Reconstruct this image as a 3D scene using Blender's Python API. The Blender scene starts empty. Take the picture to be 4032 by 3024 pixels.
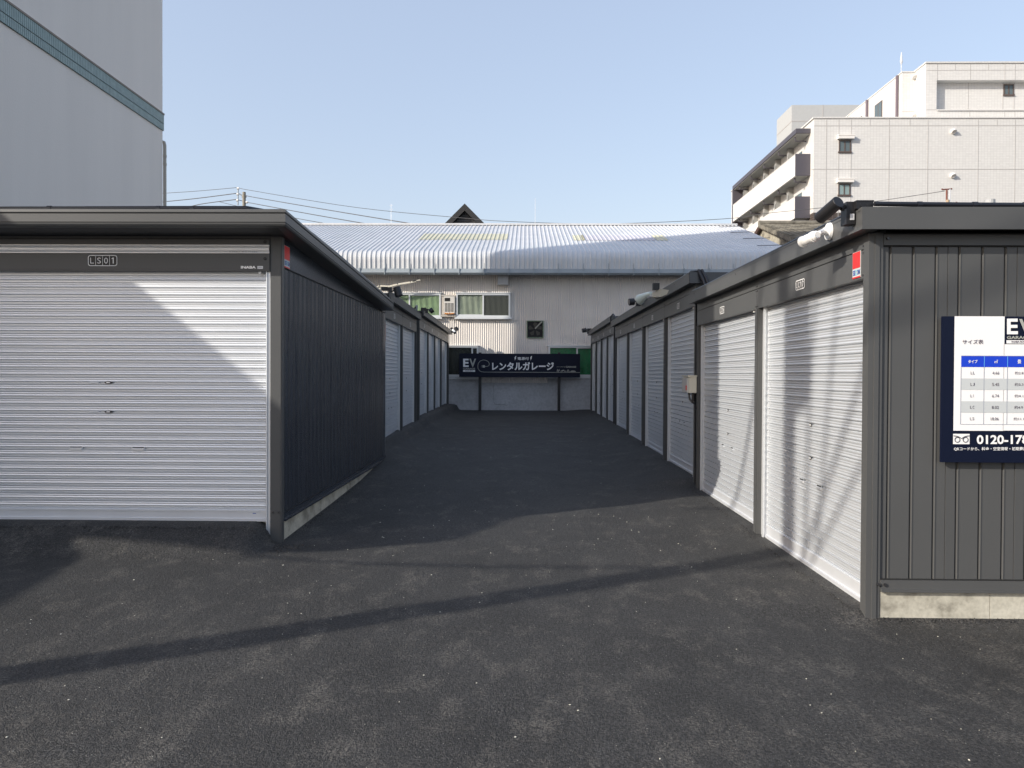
import bpy, bmesh, math, random
from math import radians, sin, cos, pi
from mathutils import Vector, Matrix
import numpy as np
random.seed(7)
S = bpy.context.scene
COL = S.collection

# ------------------------------------------------------------------ camera, sky, sun, exposure
F, CX, CY = 3000.0, 2016.0, 1512.0
CAM = Vector((0, 0, 1.56))
yaw = math.atan(52 / F); pit = math.atan(36 / F); rol = 0.0045
fw = Vector((-sin(yaw) * cos(pit), cos(yaw) * cos(pit), -sin(pit)))
rt0 = Vector((cos(yaw), sin(yaw), 0)); up0 = rt0.cross(fw)
RT = rt0 * cos(rol) + up0 * sin(rol); UP = up0 * cos(rol) - rt0 * sin(rol)
cam_d = bpy.data.cameras.new('camera'); cam = bpy.data.objects.new('camera', cam_d); COL.objects.link(cam)
cam_d.sensor_width = 36; cam_d.lens = F / 4032 * 36; cam_d.clip_end = 3000; cam_d.clip_start = 0.05
m = Matrix((RT, UP, -fw)).transposed().to_4x4(); m.translation = CAM; cam.matrix_world = m
S.camera = cam
SUN = Vector((-0.866 * 0.9026, -0.5 * 0.9026, 0.4305)).normalized()     # towards the sun
W = bpy.data.worlds.new('World'); S.world = W; W.use_nodes = True
nt = W.node_tree; nt.nodes.clear()
sky = nt.nodes.new('ShaderNodeTexSky'); sky.sky_type = 'NISHITA'; sky.sun_disc = False
sky.sun_elevation = math.asin(SUN.z); sky.sun_rotation = math.atan2(SUN.x, SUN.y)
sky.air_density = 1.35; sky.dust_density = 2.2; sky.ozone_density = 1.5
bg = nt.nodes.new('ShaderNodeBackground'); bg.inputs[1].default_value = 0.15
wo = nt.nodes.new('ShaderNodeOutputWorld')
tn_ = nt.nodes.new('ShaderNodeVectorMath'); tn_.operation = 'MULTIPLY'; tn_.inputs[1].default_value = (1.0, 0.915, 0.905)
nt.links.new(sky.outputs[0], tn_.inputs[0]); hz_ = nt.nodes.new('ShaderNodeMix'); hz_.data_type = 'RGBA'; hz_.inputs[0].default_value = 0.5; hz_.inputs[7].default_value = (2.25, 2.60, 3.35, 1)   # thin even high haze
nt.links.new(tn_.outputs[0], hz_.inputs[6]); nt.links.new(hz_.outputs[2], bg.inputs[0]); nt.links.new(bg.outputs[0], wo.inputs[0])
sl = bpy.data.lights.new('sun', 'SUN'); sl.energy = 3.0; sl.angle = radians(0.5); sl.color = (1.0, 0.935, 0.83)
so = bpy.data.objects.new('sun', sl); COL.objects.link(so)
so.rotation_euler = (-SUN).to_track_quat('-Z', 'Y').to_euler()
S.view_settings.view_transform = 'Standard'; S.view_settings.look = 'None'
S.view_settings.exposure = 0.8; S.view_settings.gamma = 1.0
S.cycles.max_bounces = 8

# ------------------------------------------------------------------ helpers
def ray(x, y): return fw + RT * ((x - CX) / F) - UP * ((y - CY) / F)
def P(x, y, Y): d = ray(x, y); return CAM + d * (Y / d.y)
def PX(x, y, X): d = ray(x, y); return CAM + d * (X / d.x)
def lerp(a, b, t): return a + (b - a) * t
def sm(t): t = max(0., min(1., t)); return t * t * (3 - 2 * t)
def interp(x, pts):
    if x <= pts[0][0]: return pts[0][1]
    for (a, va), (b, vb) in zip(pts, pts[1:]):
        if x <= b: return va + (vb - va) * (x - a) / (b - a)
    return pts[-1][1]

_mats = {}
def mat(name, col, rough=0.6, metal=0.0, spec=0.5, var=0.0, vscale=3.0, bump=0.0, bscale=20.0, bdist=0.01, coat=0.0):
    if name in _mats: return _mats[name]
    M = bpy.data.materials.new(name); M.use_nodes = True; n = M.node_tree; b = n.nodes['Principled BSDF']
    b.inputs['Base Color'].default_value = (*col, 1); b.inputs['Roughness'].default_value = rough
    b.inputs['Metallic'].default_value = metal; b.inputs['Specular IOR Level'].default_value = spec
    if coat: b.inputs['Coat Weight'].default_value = coat; b.inputs['Coat Roughness'].default_value = 0.12
    g = None
    if var or bump: g = n.nodes.new('ShaderNodeNewGeometry')
    if var:
        t = n.nodes.new('ShaderNodeTexNoise'); t.inputs['Scale'].default_value = vscale; t.inputs['Detail'].default_value = 6
        n.links.new(g.outputs['Position'], t.inputs['Vector'])
        r = n.nodes.new('ShaderNodeMapRange'); r.inputs[1].default_value = 0.3; r.inputs[2].default_value = 0.7
        r.inputs[3].default_value = 1 - var; r.inputs[4].default_value = 1 + var
        n.links.new(t.outputs[0], r.inputs[0])
        v = n.nodes.new('ShaderNodeVectorMath'); v.operation = 'SCALE'; v.inputs[0].default_value = col
        n.links.new(r.outputs[0], v.inputs['Scale']); n.links.new(v.outputs[0], b.inputs['Base Color'])
    if bump:
        t2 = n.nodes.new('ShaderNodeTexNoise'); t2.inputs['Scale'].default_value = bscale; t2.inputs['Detail'].default_value = 4
        n.links.new(g.outputs['Position'], t2.inputs['Vector'])
        bp = n.nodes.new('ShaderNodeBump'); bp.inputs['Strength'].default_value = bump; bp.inputs['Distance'].default_value = bdist
        n.links.new(t2.outputs[0], bp.inputs['Height']); n.links.new(bp.outputs[0], b.inputs['Normal'])
    _mats[name] = M; return M

class MB:
    """collects shapes, links them as one mesh object"""
    def __init__(s, T=None): s.v = []; s.f = []; s.mi = []; s.T = T
    def add(s, vs, fs, mi=0):
        o = len(s.v)
        for p in vs: s.v.append(s.T(*p) if s.T else tuple(p))
        for f in fs: s.f.append(tuple(i + o for i in f)); s.mi.append(mi)
        return s
    def box(s, x0, x1, y0, y1, z0, z1, mi=0):
        return s.add([(x0,y0,z0),(x1,y0,z0),(x1,y1,z0),(x0,y1,z0),(x0,y0,z1),(x1,y0,z1),(x1,y1,z1),(x0,y1,z1)],
              [(0,3,2,1),(4,5,6,7),(0,1,5,4),(1,2,6,5),(2,3,7,6),(3,0,4,7)], mi)
    def hexa(s, b, t, mi=0):
        return s.add(list(b) + list(t), [(3,2,1,0),(4,5,6,7),(0,1,5,4),(1,2,6,5),(2,3,7,6),(3,0,4,7)], mi)
    def prism(s, pts, off, mi=0):
        n = len(pts); off = Vector(off); q = [Vector(p) for p in pts]
        return s.add(q + [p + off for p in q], [tuple(range(n))[::-1], tuple(range(n, 2*n))] + [(i, (i+1) % n, n+(i+1) % n, n+i) for i in range(n)], mi)
    def tube(s, pts, r, n=8, mi=0, cap=True):
        pts = [Vector(p) for p in pts]; rs = r if isinstance(r, (list, tuple)) else [r] * len(pts)
        vs = []; fs = []; u = None
        for i, p in enumerate(pts):
            a = pts[max(0, i-1)]; b = pts[min(len(pts)-1, i+1)]; d = (b - a).normalized()
            if u is None: u = d.orthogonal().normalized()
            else: u = (u - d * u.dot(d)).normalized()
            w = d.cross(u)
            for k in range(n):
                an = 2*pi*k/n; vs.append(p + (u*cos(an) + w*sin(an)) * rs[i])
        for i in range(len(pts)-1):
            for k in range(n): fs.append((i*n+k, i*n+(k+1) % n, (i+1)*n+(k+1) % n, (i+1)*n+k))
        if cap: fs.append(tuple(range(n))[::-1]); fs.append(tuple(range((len(pts)-1)*n, len(pts)*n)))
        return s.add(vs, fs, mi)
    def strip(s, prof, mi=0):   # prof: list of rows of points -> quads
        n = len(prof[0]); vs = [p for r in prof for p in r]
        return s.add(vs, [(i*n+k, i*n+k+1, (i+1)*n+k+1, (i+1)*n+k) for i in range(len(prof)-1) for k in range(n-1)], mi)
    def build(s, name, mats, parent=None, label=None, smooth=False, solid=None, recalc=True):
        root = parent
        while root is not None and root.parent is not None: root = root.parent
        o0 = Vector(root.location) if root is not None else Vector((0, 0, 0))
        me = bpy.data.meshes.new(name)
        me.from_pydata([tuple(Vector(p) - o0) for p in s.v], [], s.f)
        for M in (mats if isinstance(mats, (list, tuple)) else [mats]): me.materials.append(M)
        me.polygons.foreach_set('material_index', s.mi)
        if recalc:
            bm = bmesh.new(); bm.from_mesh(me); bmesh.ops.recalc_face_normals(bm, faces=bm.faces); bm.to_mesh(me); bm.free()
        if smooth: me.polygons.foreach_set('use_smooth', [True] * len(me.polygons))
        me.update()
        ob = bpy.data.objects.new(name, me); COL.objects.link(ob)
        if parent is not None: ob.parent = parent
        if label: ob['label'] = label
        return ob

_tc = {}
def glyphs(body, bold=0.0):
    k = (body, bold)
    if k not in _tc:
        c = bpy.data.curves.new('t', 'FONT'); c.body = body; c.offset = bold; c.resolution_u = 3
        o = bpy.data.objects.new('t', c); COL.objects.link(o); bpy.context.view_layer.update()
        me = bpy.data.meshes.new_from_object(o.evaluated_get(bpy.context.evaluated_depsgraph_get()))
        vs = [(v.co.x, v.co.y) for v in me.vertices]; fs = [tuple(p.vertices) for p in me.polygons]
        COL.objects.unlink(o); bpy.data.objects.remove(o); bpy.data.curves.remove(c); bpy.data.meshes.remove(me)
        _tc[k] = (vs, fs)
    return _tc[k]
def add_text(mb, body, u0, u1, v0, v1, fn, mi=0, bold=0.0, shear=0.0):
    vs, fs = glyphs(body, bold)
    if not vs: return
    a = min(p[0] for p in vs); b = max(p[0] for p in vs); c = min(p[1] for p in vs); d = max(p[1] for p in vs)
    mb.add([fn(u0 + (x-a)/(b-a)*(u1-u0) + shear*(y-c)/(d-c)*(v1-v0), v0 + (y-c)/(d-c)*(v1-v0)) for x, y in vs], fs, mi)

def thing(name, label, cat, loc, group=None):
    o = bpy.data.objects.new(name, None); COL.objects.link(o); o.empty_display_size = 0.3
    o.location = loc; o['label'] = label; o['category'] = cat
    if group: o['group'] = group
    return o
def tag(o, label, cat, group=None):
    o['label'] = label; o['category'] = cat
    if group: o['group'] = group
    return o
def struct(o): o['kind'] = 'structure'; return o

# ------------------------------------------------------------------ materials
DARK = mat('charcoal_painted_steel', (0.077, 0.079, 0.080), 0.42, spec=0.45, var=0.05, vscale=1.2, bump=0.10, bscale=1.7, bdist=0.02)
DARKG = mat('charcoal_gloss_shaded', (0.034, 0.040, 0.052), 0.24, spec=0.6, var=0.05, vscale=1.2, bump=0.25, bscale=2.3, bdist=0.02)  # charcoal paint with shade and reflection mixed into a darker, bluer colour
ROOFM = mat('dark_roof_steel', (0.035, 0.036, 0.04), 0.5, var=0.1)
BLACK = mat('black_plastic', (0.012, 0.012, 0.014), 0.45, var=0.1, vscale=8)
BLACKPIPE = mat('black_pipe', (0.012, 0.013, 0.018), 0.35)
SHUT = mat('pale_shutter_enamel', (0.70, 0.725, 0.755), 0.36, metal=0.5, spec=0.5, var=0.02, vscale=0.8)
SHUT2 = mat('bottom_bar_aluminium', (0.66, 0.68, 0.71), 0.36, metal=0.3, var=0.04)
RAIL = mat('guide_rail_aluminium', (0.60, 0.62, 0.64), 0.35, metal=0.3)
CHROME = mat('bright_trim', (0.90, 0.90, 0.90), 0.38, metal=0.35)
WHITE = mat('white_plastic', (0.8, 0.8, 0.79), 0.35)
WHITEPR = mat('white_print', (0.82, 0.82, 0.82), 0.4)
BEIGE = mat('beige_plastic', (0.60, 0.58, 0.49), 0.4, var=0.03)
RED = mat('red_print', (0.62, 0.025, 0.025), 0.4)
BLUEP = mat('blue_print', (0.02, 0.08, 0.35), 0.4)
CYANP = mat('cyan_print', (0.15, 0.6, 0.7), 0.4)
NAVY = mat('navy_board', (0.004, 0.007, 0.022), 0.45, spec=0.2)
GREYPR = mat('grey_print', (0.36, 0.37, 0.34), 0.5)
TBLUE = mat('table_blue', (0.005, 0.045, 0.55), 0.4)
TLIGHT = mat('table_light_blue', (0.12, 0.4, 0.8), 0.4)
TGREY = mat('table_grey', (0.52, 0.55, 0.56), 0.4)
TLINE = mat('table_line', (0.35, 0.38, 0.45), 0.4)
INK = mat('dark_ink', (0.06, 0.04, 0.07), 0.5)
BOLT = mat('bolt_steel', (0.07, 0.07, 0.075), 0.3, metal=0.6)
DKHOLE = mat('dark_recess', (0.01, 0.01, 0.01), 0.8)

def asphalt_mat():
    M = bpy.data.materials.new('asphalt'); M.use_nodes = True; n = M.node_tree; L = n.links; b = n.nodes['Principled BSDF']
    g = n.nodes.new('ShaderNodeNewGeometry')
    def noise(sc, det=4, rough=0.55, vec=None):
        t = n.nodes.new('ShaderNodeTexNoise'); t.inputs['Scale'].default_value = sc; t.inputs['Detail'].default_value = det
        t.inputs['Roughness'].default_value = rough; L.new(vec or g.outputs['Position'], t.inputs['Vector']); return t.outputs[0]
    def ramp(src, a, b_, va, vb):
        r = n.nodes.new('ShaderNodeMapRange'); r.clamp = True
        for i, q in enumerate((a, b_, va, vb)): r.inputs[i+1].default_value = q
        L.new(src, r.inputs[0]); return r.outputs[0]
    def mth(op, a, b_):
        k = n.nodes.new('ShaderNodeMath'); k.operation = op
        for i, q in enumerate((a, b_)):
            if isinstance(q, (int, float)): k.inputs[i].default_value = q
            else: L.new(q, k.inputs[i])
        return k.outputs[0]
    mp = n.nodes.new('ShaderNodeMapping'); mp.inputs['Scale'].default_value = (1.0, 0.55, 1); L.new(g.outputs['Position'], mp.inputs[0])
    big = noise(0.9, 5, 0.6); med = noise(4.2, 6, 0.72, mp.outputs[0]); fine = noise(70, 4, 0.7); grain = noise(200, 2, 0.6)
    vo = n.nodes.new('ShaderNodeTexVoronoi'); vo.inputs['Scale'].default_value = 130; L.new(g.outputs['Position'], vo.inputs['Vector'])
    # base albedo
    a = mth('MULTIPLY', ramp(big, 0.3, 0.7, 0.029, 0.041), ramp(noise(1.7, 3, 0.5), 0.36, 0.5, 0.88, 1.0))
    a = mth('MULTIPLY', a, ramp(fine, 0.32, 0.68, 0.42, 1.8))
    a = mth('MULTIPLY', a, ramp(grain, 0.3, 0.7, 0.72, 1.35))
    # dust rubbed on the aggregate, in worn patches
    sp_ = n.nodes.new('ShaderNodeSeparateXYZ'); L.new(g.outputs['Position'], sp_.inputs[0])
    worn = ramp(sp_.outputs[1], 3.0, 9.0, 0.055, 0.0)      # the entrance is more worn than the lane
    dust = mth('MULTIPLY', ramp(mth('ADD', med, worn), 0.54, 0.70, 0, 1), ramp(fine, 0.44, 0.58, 0.06, 1))
    # pale stones here and there
    cell = n.nodes.new('ShaderNodeSeparateColor'); L.new(vo.outputs['Color'], cell.inputs[0])
    stone = mth('MULTIPLY', ramp(cell.outputs[0], 0.990, 0.995, 0, 1), ramp(vo.outputs['Distance'], 0.25, 0.4, 1, 0))
    a = mth('MULTIPLY', a, ramp(cell.outputs[1], 0.0, 1.0, 0.55, 1.5))
    c1 = n.nodes.new('ShaderNodeCombineColor'); L.new(a, c1.inputs[0]); L.new(mth('MULTIPLY', a, 0.985), c1.inputs[1]); L.new(mth('MULTIPLY', a, 0.98), c1.inputs[2])
    mx = n.nodes.new('ShaderNodeMix'); mx.data_type = 'RGBA'; L.new(mth('MULTIPLY', dust, 0.72), mx.inputs[0]); L.new(c1.outputs[0], mx.inputs[6]); mx.inputs[7].default_value = (0.165, 0.153, 0.136, 1)
    m2 = n.nodes.new('ShaderNodeMix'); m2.data_type = 'RGBA'; L.new(stone, m2.inputs[0]); L.new(mx.outputs[2], m2.inputs[6]); m2.inputs[7].default_value = (0.38, 0.37, 0.33, 1)
    L.new(m2.outputs[2], b.inputs['Base Color'])
    b.inputs['Roughness'].default_value = 0.72; b.inputs['Specular IOR Level'].default_value = 0.4
    h = mth('ADD', mth('MULTIPLY', fine, 1.0), mth('MULTIPLY', grain, 0.35))
    h = mth('ADD', h, mth('MULTIPLY', ramp(vo.outputs['Distance'], 0, 0.6, 1, 0), 0.35))
    h = mth('ADD', h, mth('MULTIPLY', noise(28, 4, 0.6), 1.2))
    bp = n.nodes.new('ShaderNodeBump'); bp.inputs['Strength'].default_value = 1.0; bp.inputs['Distance'].default_value = 0.012
    L.new(h, bp.inputs['Height']); L.new(bp.outputs[0], b.inputs['Normal'])
    return M
ASPH = asphalt_mat()

def concrete_mat(name, c0, c1, c2, sc=3.0, crack=False):
    M = bpy.data.materials.new(name); M.use_nodes = True; n = M.node_tree; L = n.links; b = n.nodes['Principled BSDF']
    g = n.nodes.new('ShaderNodeNewGeometry')
    t = n.nodes.new('ShaderNodeTexNoise'); t.inputs['Scale'].default_value = sc; t.inputs['Detail'].default_value = 8; t.inputs['Roughness'].default_value = 0.62
    L.new(g.outputs['Position'], t.inputs['Vector'])
    r = n.nodes.new('ShaderNodeValToRGB'); L.new(t.outputs[0], r.inputs[0])
    e = r.color_ramp.elements; e[0].position = 0.36; e[0].color = (*c0, 1); e[1].position = 0.66; e[1].color = (*c2, 1)
    k = e.new(0.5); k.color = (*c1, 1)
    t2 = n.nodes.new('ShaderNodeTexNoise'); t2.inputs['Scale'].default_value = sc * 9; t2.inputs['Detail'].default_value = 5
    L.new(g.outputs['Position'], t2.inputs['Vector'])
    mx = n.nodes.new('ShaderNodeMix'); mx.data_type = 'RGBA'; mx.blend_type = 'MULTIPLY'; mx.inputs[0].default_value = 0.5
    r2 = n.nodes.new('ShaderNodeMapRange'); r2.inputs[1].default_value = 0.3; r2.inputs[2].default_value = 0.6; r2.inputs[3].default_value = 0.65; r2.inputs[4].default_value = 1.0
    L.new(t2.outputs[0], r2.inputs[0]); L.new(r.outputs[0], mx.inputs[6]); L.new(r2.outputs[0], mx.inputs[7]); L.new(mx.outputs[2], b.inputs['Base Color'])
    b.inputs['Roughness'].default_value = 0.85
    bp = n.nodes.new('ShaderNodeBump'); bp.inputs['Strength'].default_value = 0.35; bp.inputs['Distance'].default_value = 0.004
    L.new(t2.outputs[0], bp.inputs['Height']); L.new(bp.outputs[0], b.inputs['Normal'])
    return M
CONC = concrete_mat('foundation_concrete', (0.27, 0.255, 0.21), (0.46, 0.44, 0.37), (0.55, 0.53, 0.45), 4.5)
PLINTH = concrete_mat('painted_plinth_render', (0.44, 0.445, 0.455), (0.50, 0.505, 0.52), (0.54, 0.545, 0.56), 1.5)
PLASTER = mat('grey_plaster', (0.80, 0.745, 0.69), 0.85, spec=0.3, var=0.035, vscale=0.45, bump=0.3, bscale=30, bdist=0.01)
_n = PLASTER.node_tree
for nd in list(_n.nodes):
    if nd.type == 'TEX_NOISE' and abs(nd.inputs['Scale'].default_value - 0.45) < 1e-4:
        _mp = _n.nodes.new('ShaderNodeMapping'); _mp.inputs['Scale'].default_value = (3.0, 3.0, 0.22)
        _n.links.new(nd.inputs['Vector'].links[0].from_socket, _mp.inputs[0]); _n.links.new(_mp.outputs[0], nd.inputs['Vector'])
OLDWALL = concrete_mat('stained_old_plaster', (0.12, 0.105, 0.08), (0.32, 0.29, 0.23), (0.5, 0.46, 0.36), 1.6)

# ------------------------------------------------------------------ ground
ER = [(4.55, -0.06), (4.95, -0.06), (5.12, 0.012), (7.35, 0.015), (7.6, 0.06), (9.95, 0.07), (10.3, 0.185), (12.3, 0.192), (12.6, 0.225), (14.5, 0.225), (14.9, 0.258), (16.7, 0.262), (17.1, 0.32), (19.1, 0.322), (19.6, 0.335), (27, 0.36)]
EL = [(6.8, 0.0), (6.96, 0.0), (8.87, 0.05), (10.4, 0.10), (12.2, 0.225), (12.9, 0.26), (17.5, 0.28), (18.3, 0.37), (25.6, 0.385), (26.4, 0.335), (27, 0.32)]
def gz(x, y):
    c = max(0.0, min(y, 27) - 6.5) * 0.0154
    c += 0.0 if y > 5 else 0.0
    e = interp(y, ER); a = sm((x - 1.25) / 0.95)
    if y < 5.1: a *= sm((y - 3.2) / 1.4)
    z = lerp(c, e, a)
    rx_ = interp(y, [(6.5, 2.25), (12.2, 2.26), (13, 2.38), (17.5, 2.5), (26, 2.64)]); e = interp(y, EL); a = sm((-x - (rx_ - 0.72)) / 0.70)
    z = lerp(z, e, a if y > 6.5 else a * sm((y - 5) / 1.5))
    z += 0.195 * sm((-x - 2.29) / 0.15) * sm((y - 6.25) / 0.68)
    z += 0.004 * sin(x * 3.1 + 1.3 * sin(y * 2.2)) * cos(y * 2.7 + x) if abs(x) < 2 else 0
    return z
def ar(a, b, s): return [a + (b - a) * i / round((b - a) / s) for i in range(round((b - a) / s) + 1)]
xs = [-900, -300, -100, -40, -20, -12, -8, -6.5] + ar(-5.6, 4.0, 0.08) + [5, 6.5, 9, 14, 22, 45, 100, 300, 900]
ys = [-900, -300, -90, -30, -12, -6, -3, -1] + ar(0, 27.2, 0.10) + [30, 36, 45, 70, 120, 300, 900]
g = MB(); g.strip([[(x, y, gz(x, y)) for x in xs] for y in ys])
struct(g.build('ground', ASPH, smooth=True, recalc=False))

# ------------------------------------------------------------------ garage blocks
def slat_rows(zb, zt, pitch, u0, u1, n0, amp=0.0032, groove=0.015):
    """roller curtain: rolled slats, each with ribs and a hooked joint"""
    prof = [(0.00, -groove), (0.13, -groove), (0.145, 0.001), (0.17, 0.0032), (0.28, 0.0030), (0.36, 0.0006), (0.42, 0.0002), (0.50, 0.0020), (0.57, 0.0020),
            (0.64, 0.0002), (0.70, 0.0006), (0.77, 0.0024), (0.84, 0.0036), (0.93, 0.0026), (0.98, -groove)]
    rows = []; z = zt
    while z > zb:
        for t, d in prof:
            zz = z - t * pitch
            if zz < zb: break
            rows.append([(u0, n0 + d, zz), (u1, n0 + d, zz)])
        z -= pitch
    rows.append([(u0, n0, zb), (u1, n0, zb)])
    return rows

def rrect(cu, cv, w, h, r, n=4):
    p = []
    for (sx, sy, a0) in ((1, 1, 0), (-1, 1, 90), (-1, -1, 180), (1, -1, 270)):
        for k in range(n + 1):
            a = radians(a0 + 90 * k / n); p.append((cu + sx * (w/2 - r) + r*cos(a), cv + sy * (h/2 - r) + r*sin(a)))
    return p
def number_plate(parent, body, T, uc, zc, flip, w=0.205, h=0.082, n0=0.004, detail=True):
    """rounded white outline, four dark cells, one character in each"""
    fl = -1 if flip else 1
    mb = MB(T)
    out = rrect(0, 0, w, h, 0.022); inn = rrect(0, 0, w - 0.014, h - 0.014, 0.017); k = len(out)
    for lay, (ring, nn) in enumerate(((out, n0), (inn, n0))): pass
    V = [(uc + fl*a, n0, zc + b) for a, b in out] + [(uc + fl*a, n0, zc + b) for a, b in inn]
    mb.add(V, [(i, (i+1) % k, k+(i+1) % k, k+i) for i in range(k)], 1)
    mb.add([(uc + fl*a, n0 - 0.002, zc + b) for a, b in out], [tuple(range(k))], 0)
    for q in (-1, 0, 1):
        c = uc + q * (w - 0.014) / 4
        mb.box(c - 0.0018, c + 0.0018, n0 - 0.001, n0 + 0.001, zc - h/2 + 0.008, zc + h/2 - 0.008, 1)
    pl = mb.build('number_plate', [BLACK, WHITEPR], parent, recalc=False)
    if detail:
        t = MB(T); cw = (w - 0.014) / 4
        for i, ch in enumerate(body):
            c = uc + fl * (i - 1.5) * cw; ww = cw * (0.13 if ch in '1' else 0.27)
            if ch == 'I': ww = cw * 0.1
            if ch == '1':
                hh = h * 0.27; q = [(-.035, -1), (.12, -1), (.12, 1), (-.02, 1), (-.20, .72), (-.20, .48), (-.035, .62)]
                t.add([(c + fl * a_ * cw, n0 + 0.0015, zc + b_ * hh) for a_, b_ in q], [tuple(range(7))]); continue
            add_text(t, ch, -ww, ww, zc - h*0.27, zc + h*0.27, lambda a, b, c=c: (c + fl * a, n0 + 0.0015, b), 0, 0.0)
        t.build('lettering', WHITEPR, pl, recalc=False)
    return pl

def shutter(root, T, u0, u1, zb, zt, bar, n0=-0.075, pitch=0.068, locks=True, flip=False):
    mb = MB(T); mb.strip(slat_rows(zb + bar, zt + 0.05, pitch, u0, u1, n0))
    d = mb.build('shutter_door', SHUT, root, recalc=False)
    b = MB(T); b.box(u0, u1, n0 - 0.012, n0 + 0.006, zb + 0.012, zb + bar); b.box(u0, u1, n0 - 0.02, n0 + 0.022, zb - 0.01, zb + 0.018)
    b.box(u0, u1, n0 - 0.012, n0 + 0.012, zb + bar - 0.010, zb + bar + 0.004)
    b.build('bottom_bar', SHUT2, d)
    if locks:
        uc = (u0 + u1) / 2
        for zz in (zt - 1.05, zt - 1.32):
            k = MB(T); q = []
            for i in range(12):
                a = 2*pi*i/12; q.append((uc + 0.028*cos(a), n0, zz + 0.013*sin(a)))
            k.add(q + [(p[0], n0 + 0.008, p[2]) for p in q], [tuple(range(12, 24))] + [(i, (i+1) % 12, 12+(i+1) % 12, 12+i) for i in range(12)])
            k.box(uc - 0.016, uc + 0.016, n0 + 0.008, n0 + 0.013, zz - 0.006, zz + 0.006, 1)
            k.build('lock', [BOLT, CHROME], d)
        for s in (-1, 1):
            k = MB(T); c = uc + s * (u1 - u0) * 0.085
            k.box(c - 0.05, c + 0.05, n0 + 0.0035, n0 + 0.006, zb + 0.645, zb + 0.683); k.box(c - 0.04, c + 0.04, n0 + 0.006, n0 + 0.007, zb + 0.668, zb + 0.678, 1)
            k.box(c - 0.045, c + 0.045, n0 + 0.006, n0 + 0.014, zb + 0.648, zb + 0.664)
            k.build('handle', [SHUT, DKHOLE], d)
    return d

def bolts(mb, pts, r=0.008, t=0.006, mi=0):
    for (u, n, z) in pts:
        vs = [(u + r*cos(pi/3*k), n, z + r*sin(pi/3*k)) for k in range(6)]
        mb.add(vs + [(a, n + t, c) for a, _, c in vs], [tuple(range(6, 12))] + [(i, (i+1) % 6, 6+(i+1) % 6, 6+i) for i in range(6)], mi)

def garage_row(root, T, ua, ub, doors, ztop, plates, flip, depth=3.6, detail=True, near_eave=0.12, uplates=None, eave_top=None, hstart=None):
    """row of roller doors between slim posts under one fascia.  T(u, n, z); n points to the alley"""
    z1 = ztop + 0.19; zf0 = ztop + 0.285; zf1 = eave_top or ztop + 0.42
    edges = [ua] + [(doors[i][1] + doors[i+1][0]) / 2 for i in range(len(doors) - 1)] + [ub]
    for i, (d0, d1, zb, bar) in enumerate(doors):
        shutter(root, T, d0 - 0.01, d1 + 0.01, zb, ztop, bar, flip=flip)
        for (a, b) in ((d0 - 0.095, d0), (d1, d1 + 0.095)):
            if a < edges[i] + 0.02: a = edges[i] + 0.05
            if b > edges[i+1] - 0.02: b = edges[i+1] - 0.05
            if b - a > 0.02:
                r = MB(T); r.box(a, b, -0.16, -0.045, zb - 0.05, ztop + 0.01); c = a if a >= d1 - 0.001 else b
                r.box(c - 0.014, c + 0.014, -0.045, -0.028, zb - 0.05, ztop + 0.01)
                r.build('guide_rail', RAIL, root)
        h = MB(T); e0, e1 = edges[i] + 0.003, edges[i+1] - 0.003
        if hstart and i == 0: e0 = hstart
        h.box(e0, e1, -0.14, 0.0, ztop, z1 - 0.004); h.box(e0, e1, -0.14, -0.001, z1 + 0.004, zf0 + 0.03)
        h.box(e0, e1, -0.14, -0.008, z1 - 0.01, z1 + 0.01, 1)
        for u in (e0 + 0.018, e1 - 0.018): bolts(h, [(u, 0.0, z1 - 0.02), (u, 0.0, z1 + 0.025), (u, 0.0, ztop + 0.02)], 0.007, 0.005, 2)
        hp = h.build('header_panel', [DARK, DKHOLE, BOLT], root)
        number_plate(hp if False else root, plates[i], T, (e0 + e1) / 2 if not uplates else uplates[i], ztop + 0.095, flip, detail=detail)
        n = MB(T); uu = (d0 + 0.04) ; n.box(uu - 0.012, uu + 0.012, -0.05, -0.02, ztop - 0.022, ztop + 0.0); n.build('stopper', WHITE, root)
    for k, e in enumerate(edges):
        p = MB(T); w = 0.05
        a, b = e - w, e + w
        if k == 0: a, b = ua + (0.03 if hstart else 0), doors[0][0] - 0.0 if doors[0][0] - ua < 0.12 else ua + 0.07
        if k == len(edges) - 1: a, b = ub - 0.07, ub
        zb = doors[min(k, len(doors) - 1)][2] - 0.16
        p.box(a, b, -0.17, -0.004, zb, ztop - 0.0015)
        p.box(a + 0.015, b - 0.015, -0.004, 0.006, zb, ztop - 0.002)
        p.build('post', DARK, root)
    f = MB(T); f.box(ua - near_eave, ub + 0.02, 0.075, 0.105, zf0, zf1); f.box(ua - near_eave, ub + 0.02, -0.02, 0.085, zf0 + 0.004, zf0 + 0.02)
    f.box(ua - near_eave, ub + 0.02, 0.06, 0.108, zf1 - 0.012, zf1 + 0.004)
    k = ua + 0.9
    while k < ub: bolts(f, [(k, 0.108, zf1 - 0.035)], 0.006, 0.006, 1); k += 1.9
    f.build('fascia', [DARK, BOLT], root)
    r = MB(T); r.box(ua - near_eave + 0.03, ub, -depth, 0.075, zf1 - 0.06, zf1 - 0.02); r.build('roof', ROOFM, root)
    w = MB(T); w.box(ub - 0.06, ub, -depth, -0.17, 0.0, zf1 - 0.062); w.box(ua + 0.1, ub - 0.06, -depth, -depth + 0.06, 0.0, zf1 - 0.062)
    w.build('rear_wall', DARK, root)
    return edges, zf0, zf1

# right-hand row (door faces in the plane x = 2.25, facing -x)
XR = 2.25
TR = lambda u, n, z: (XR - n, u, z)
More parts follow.
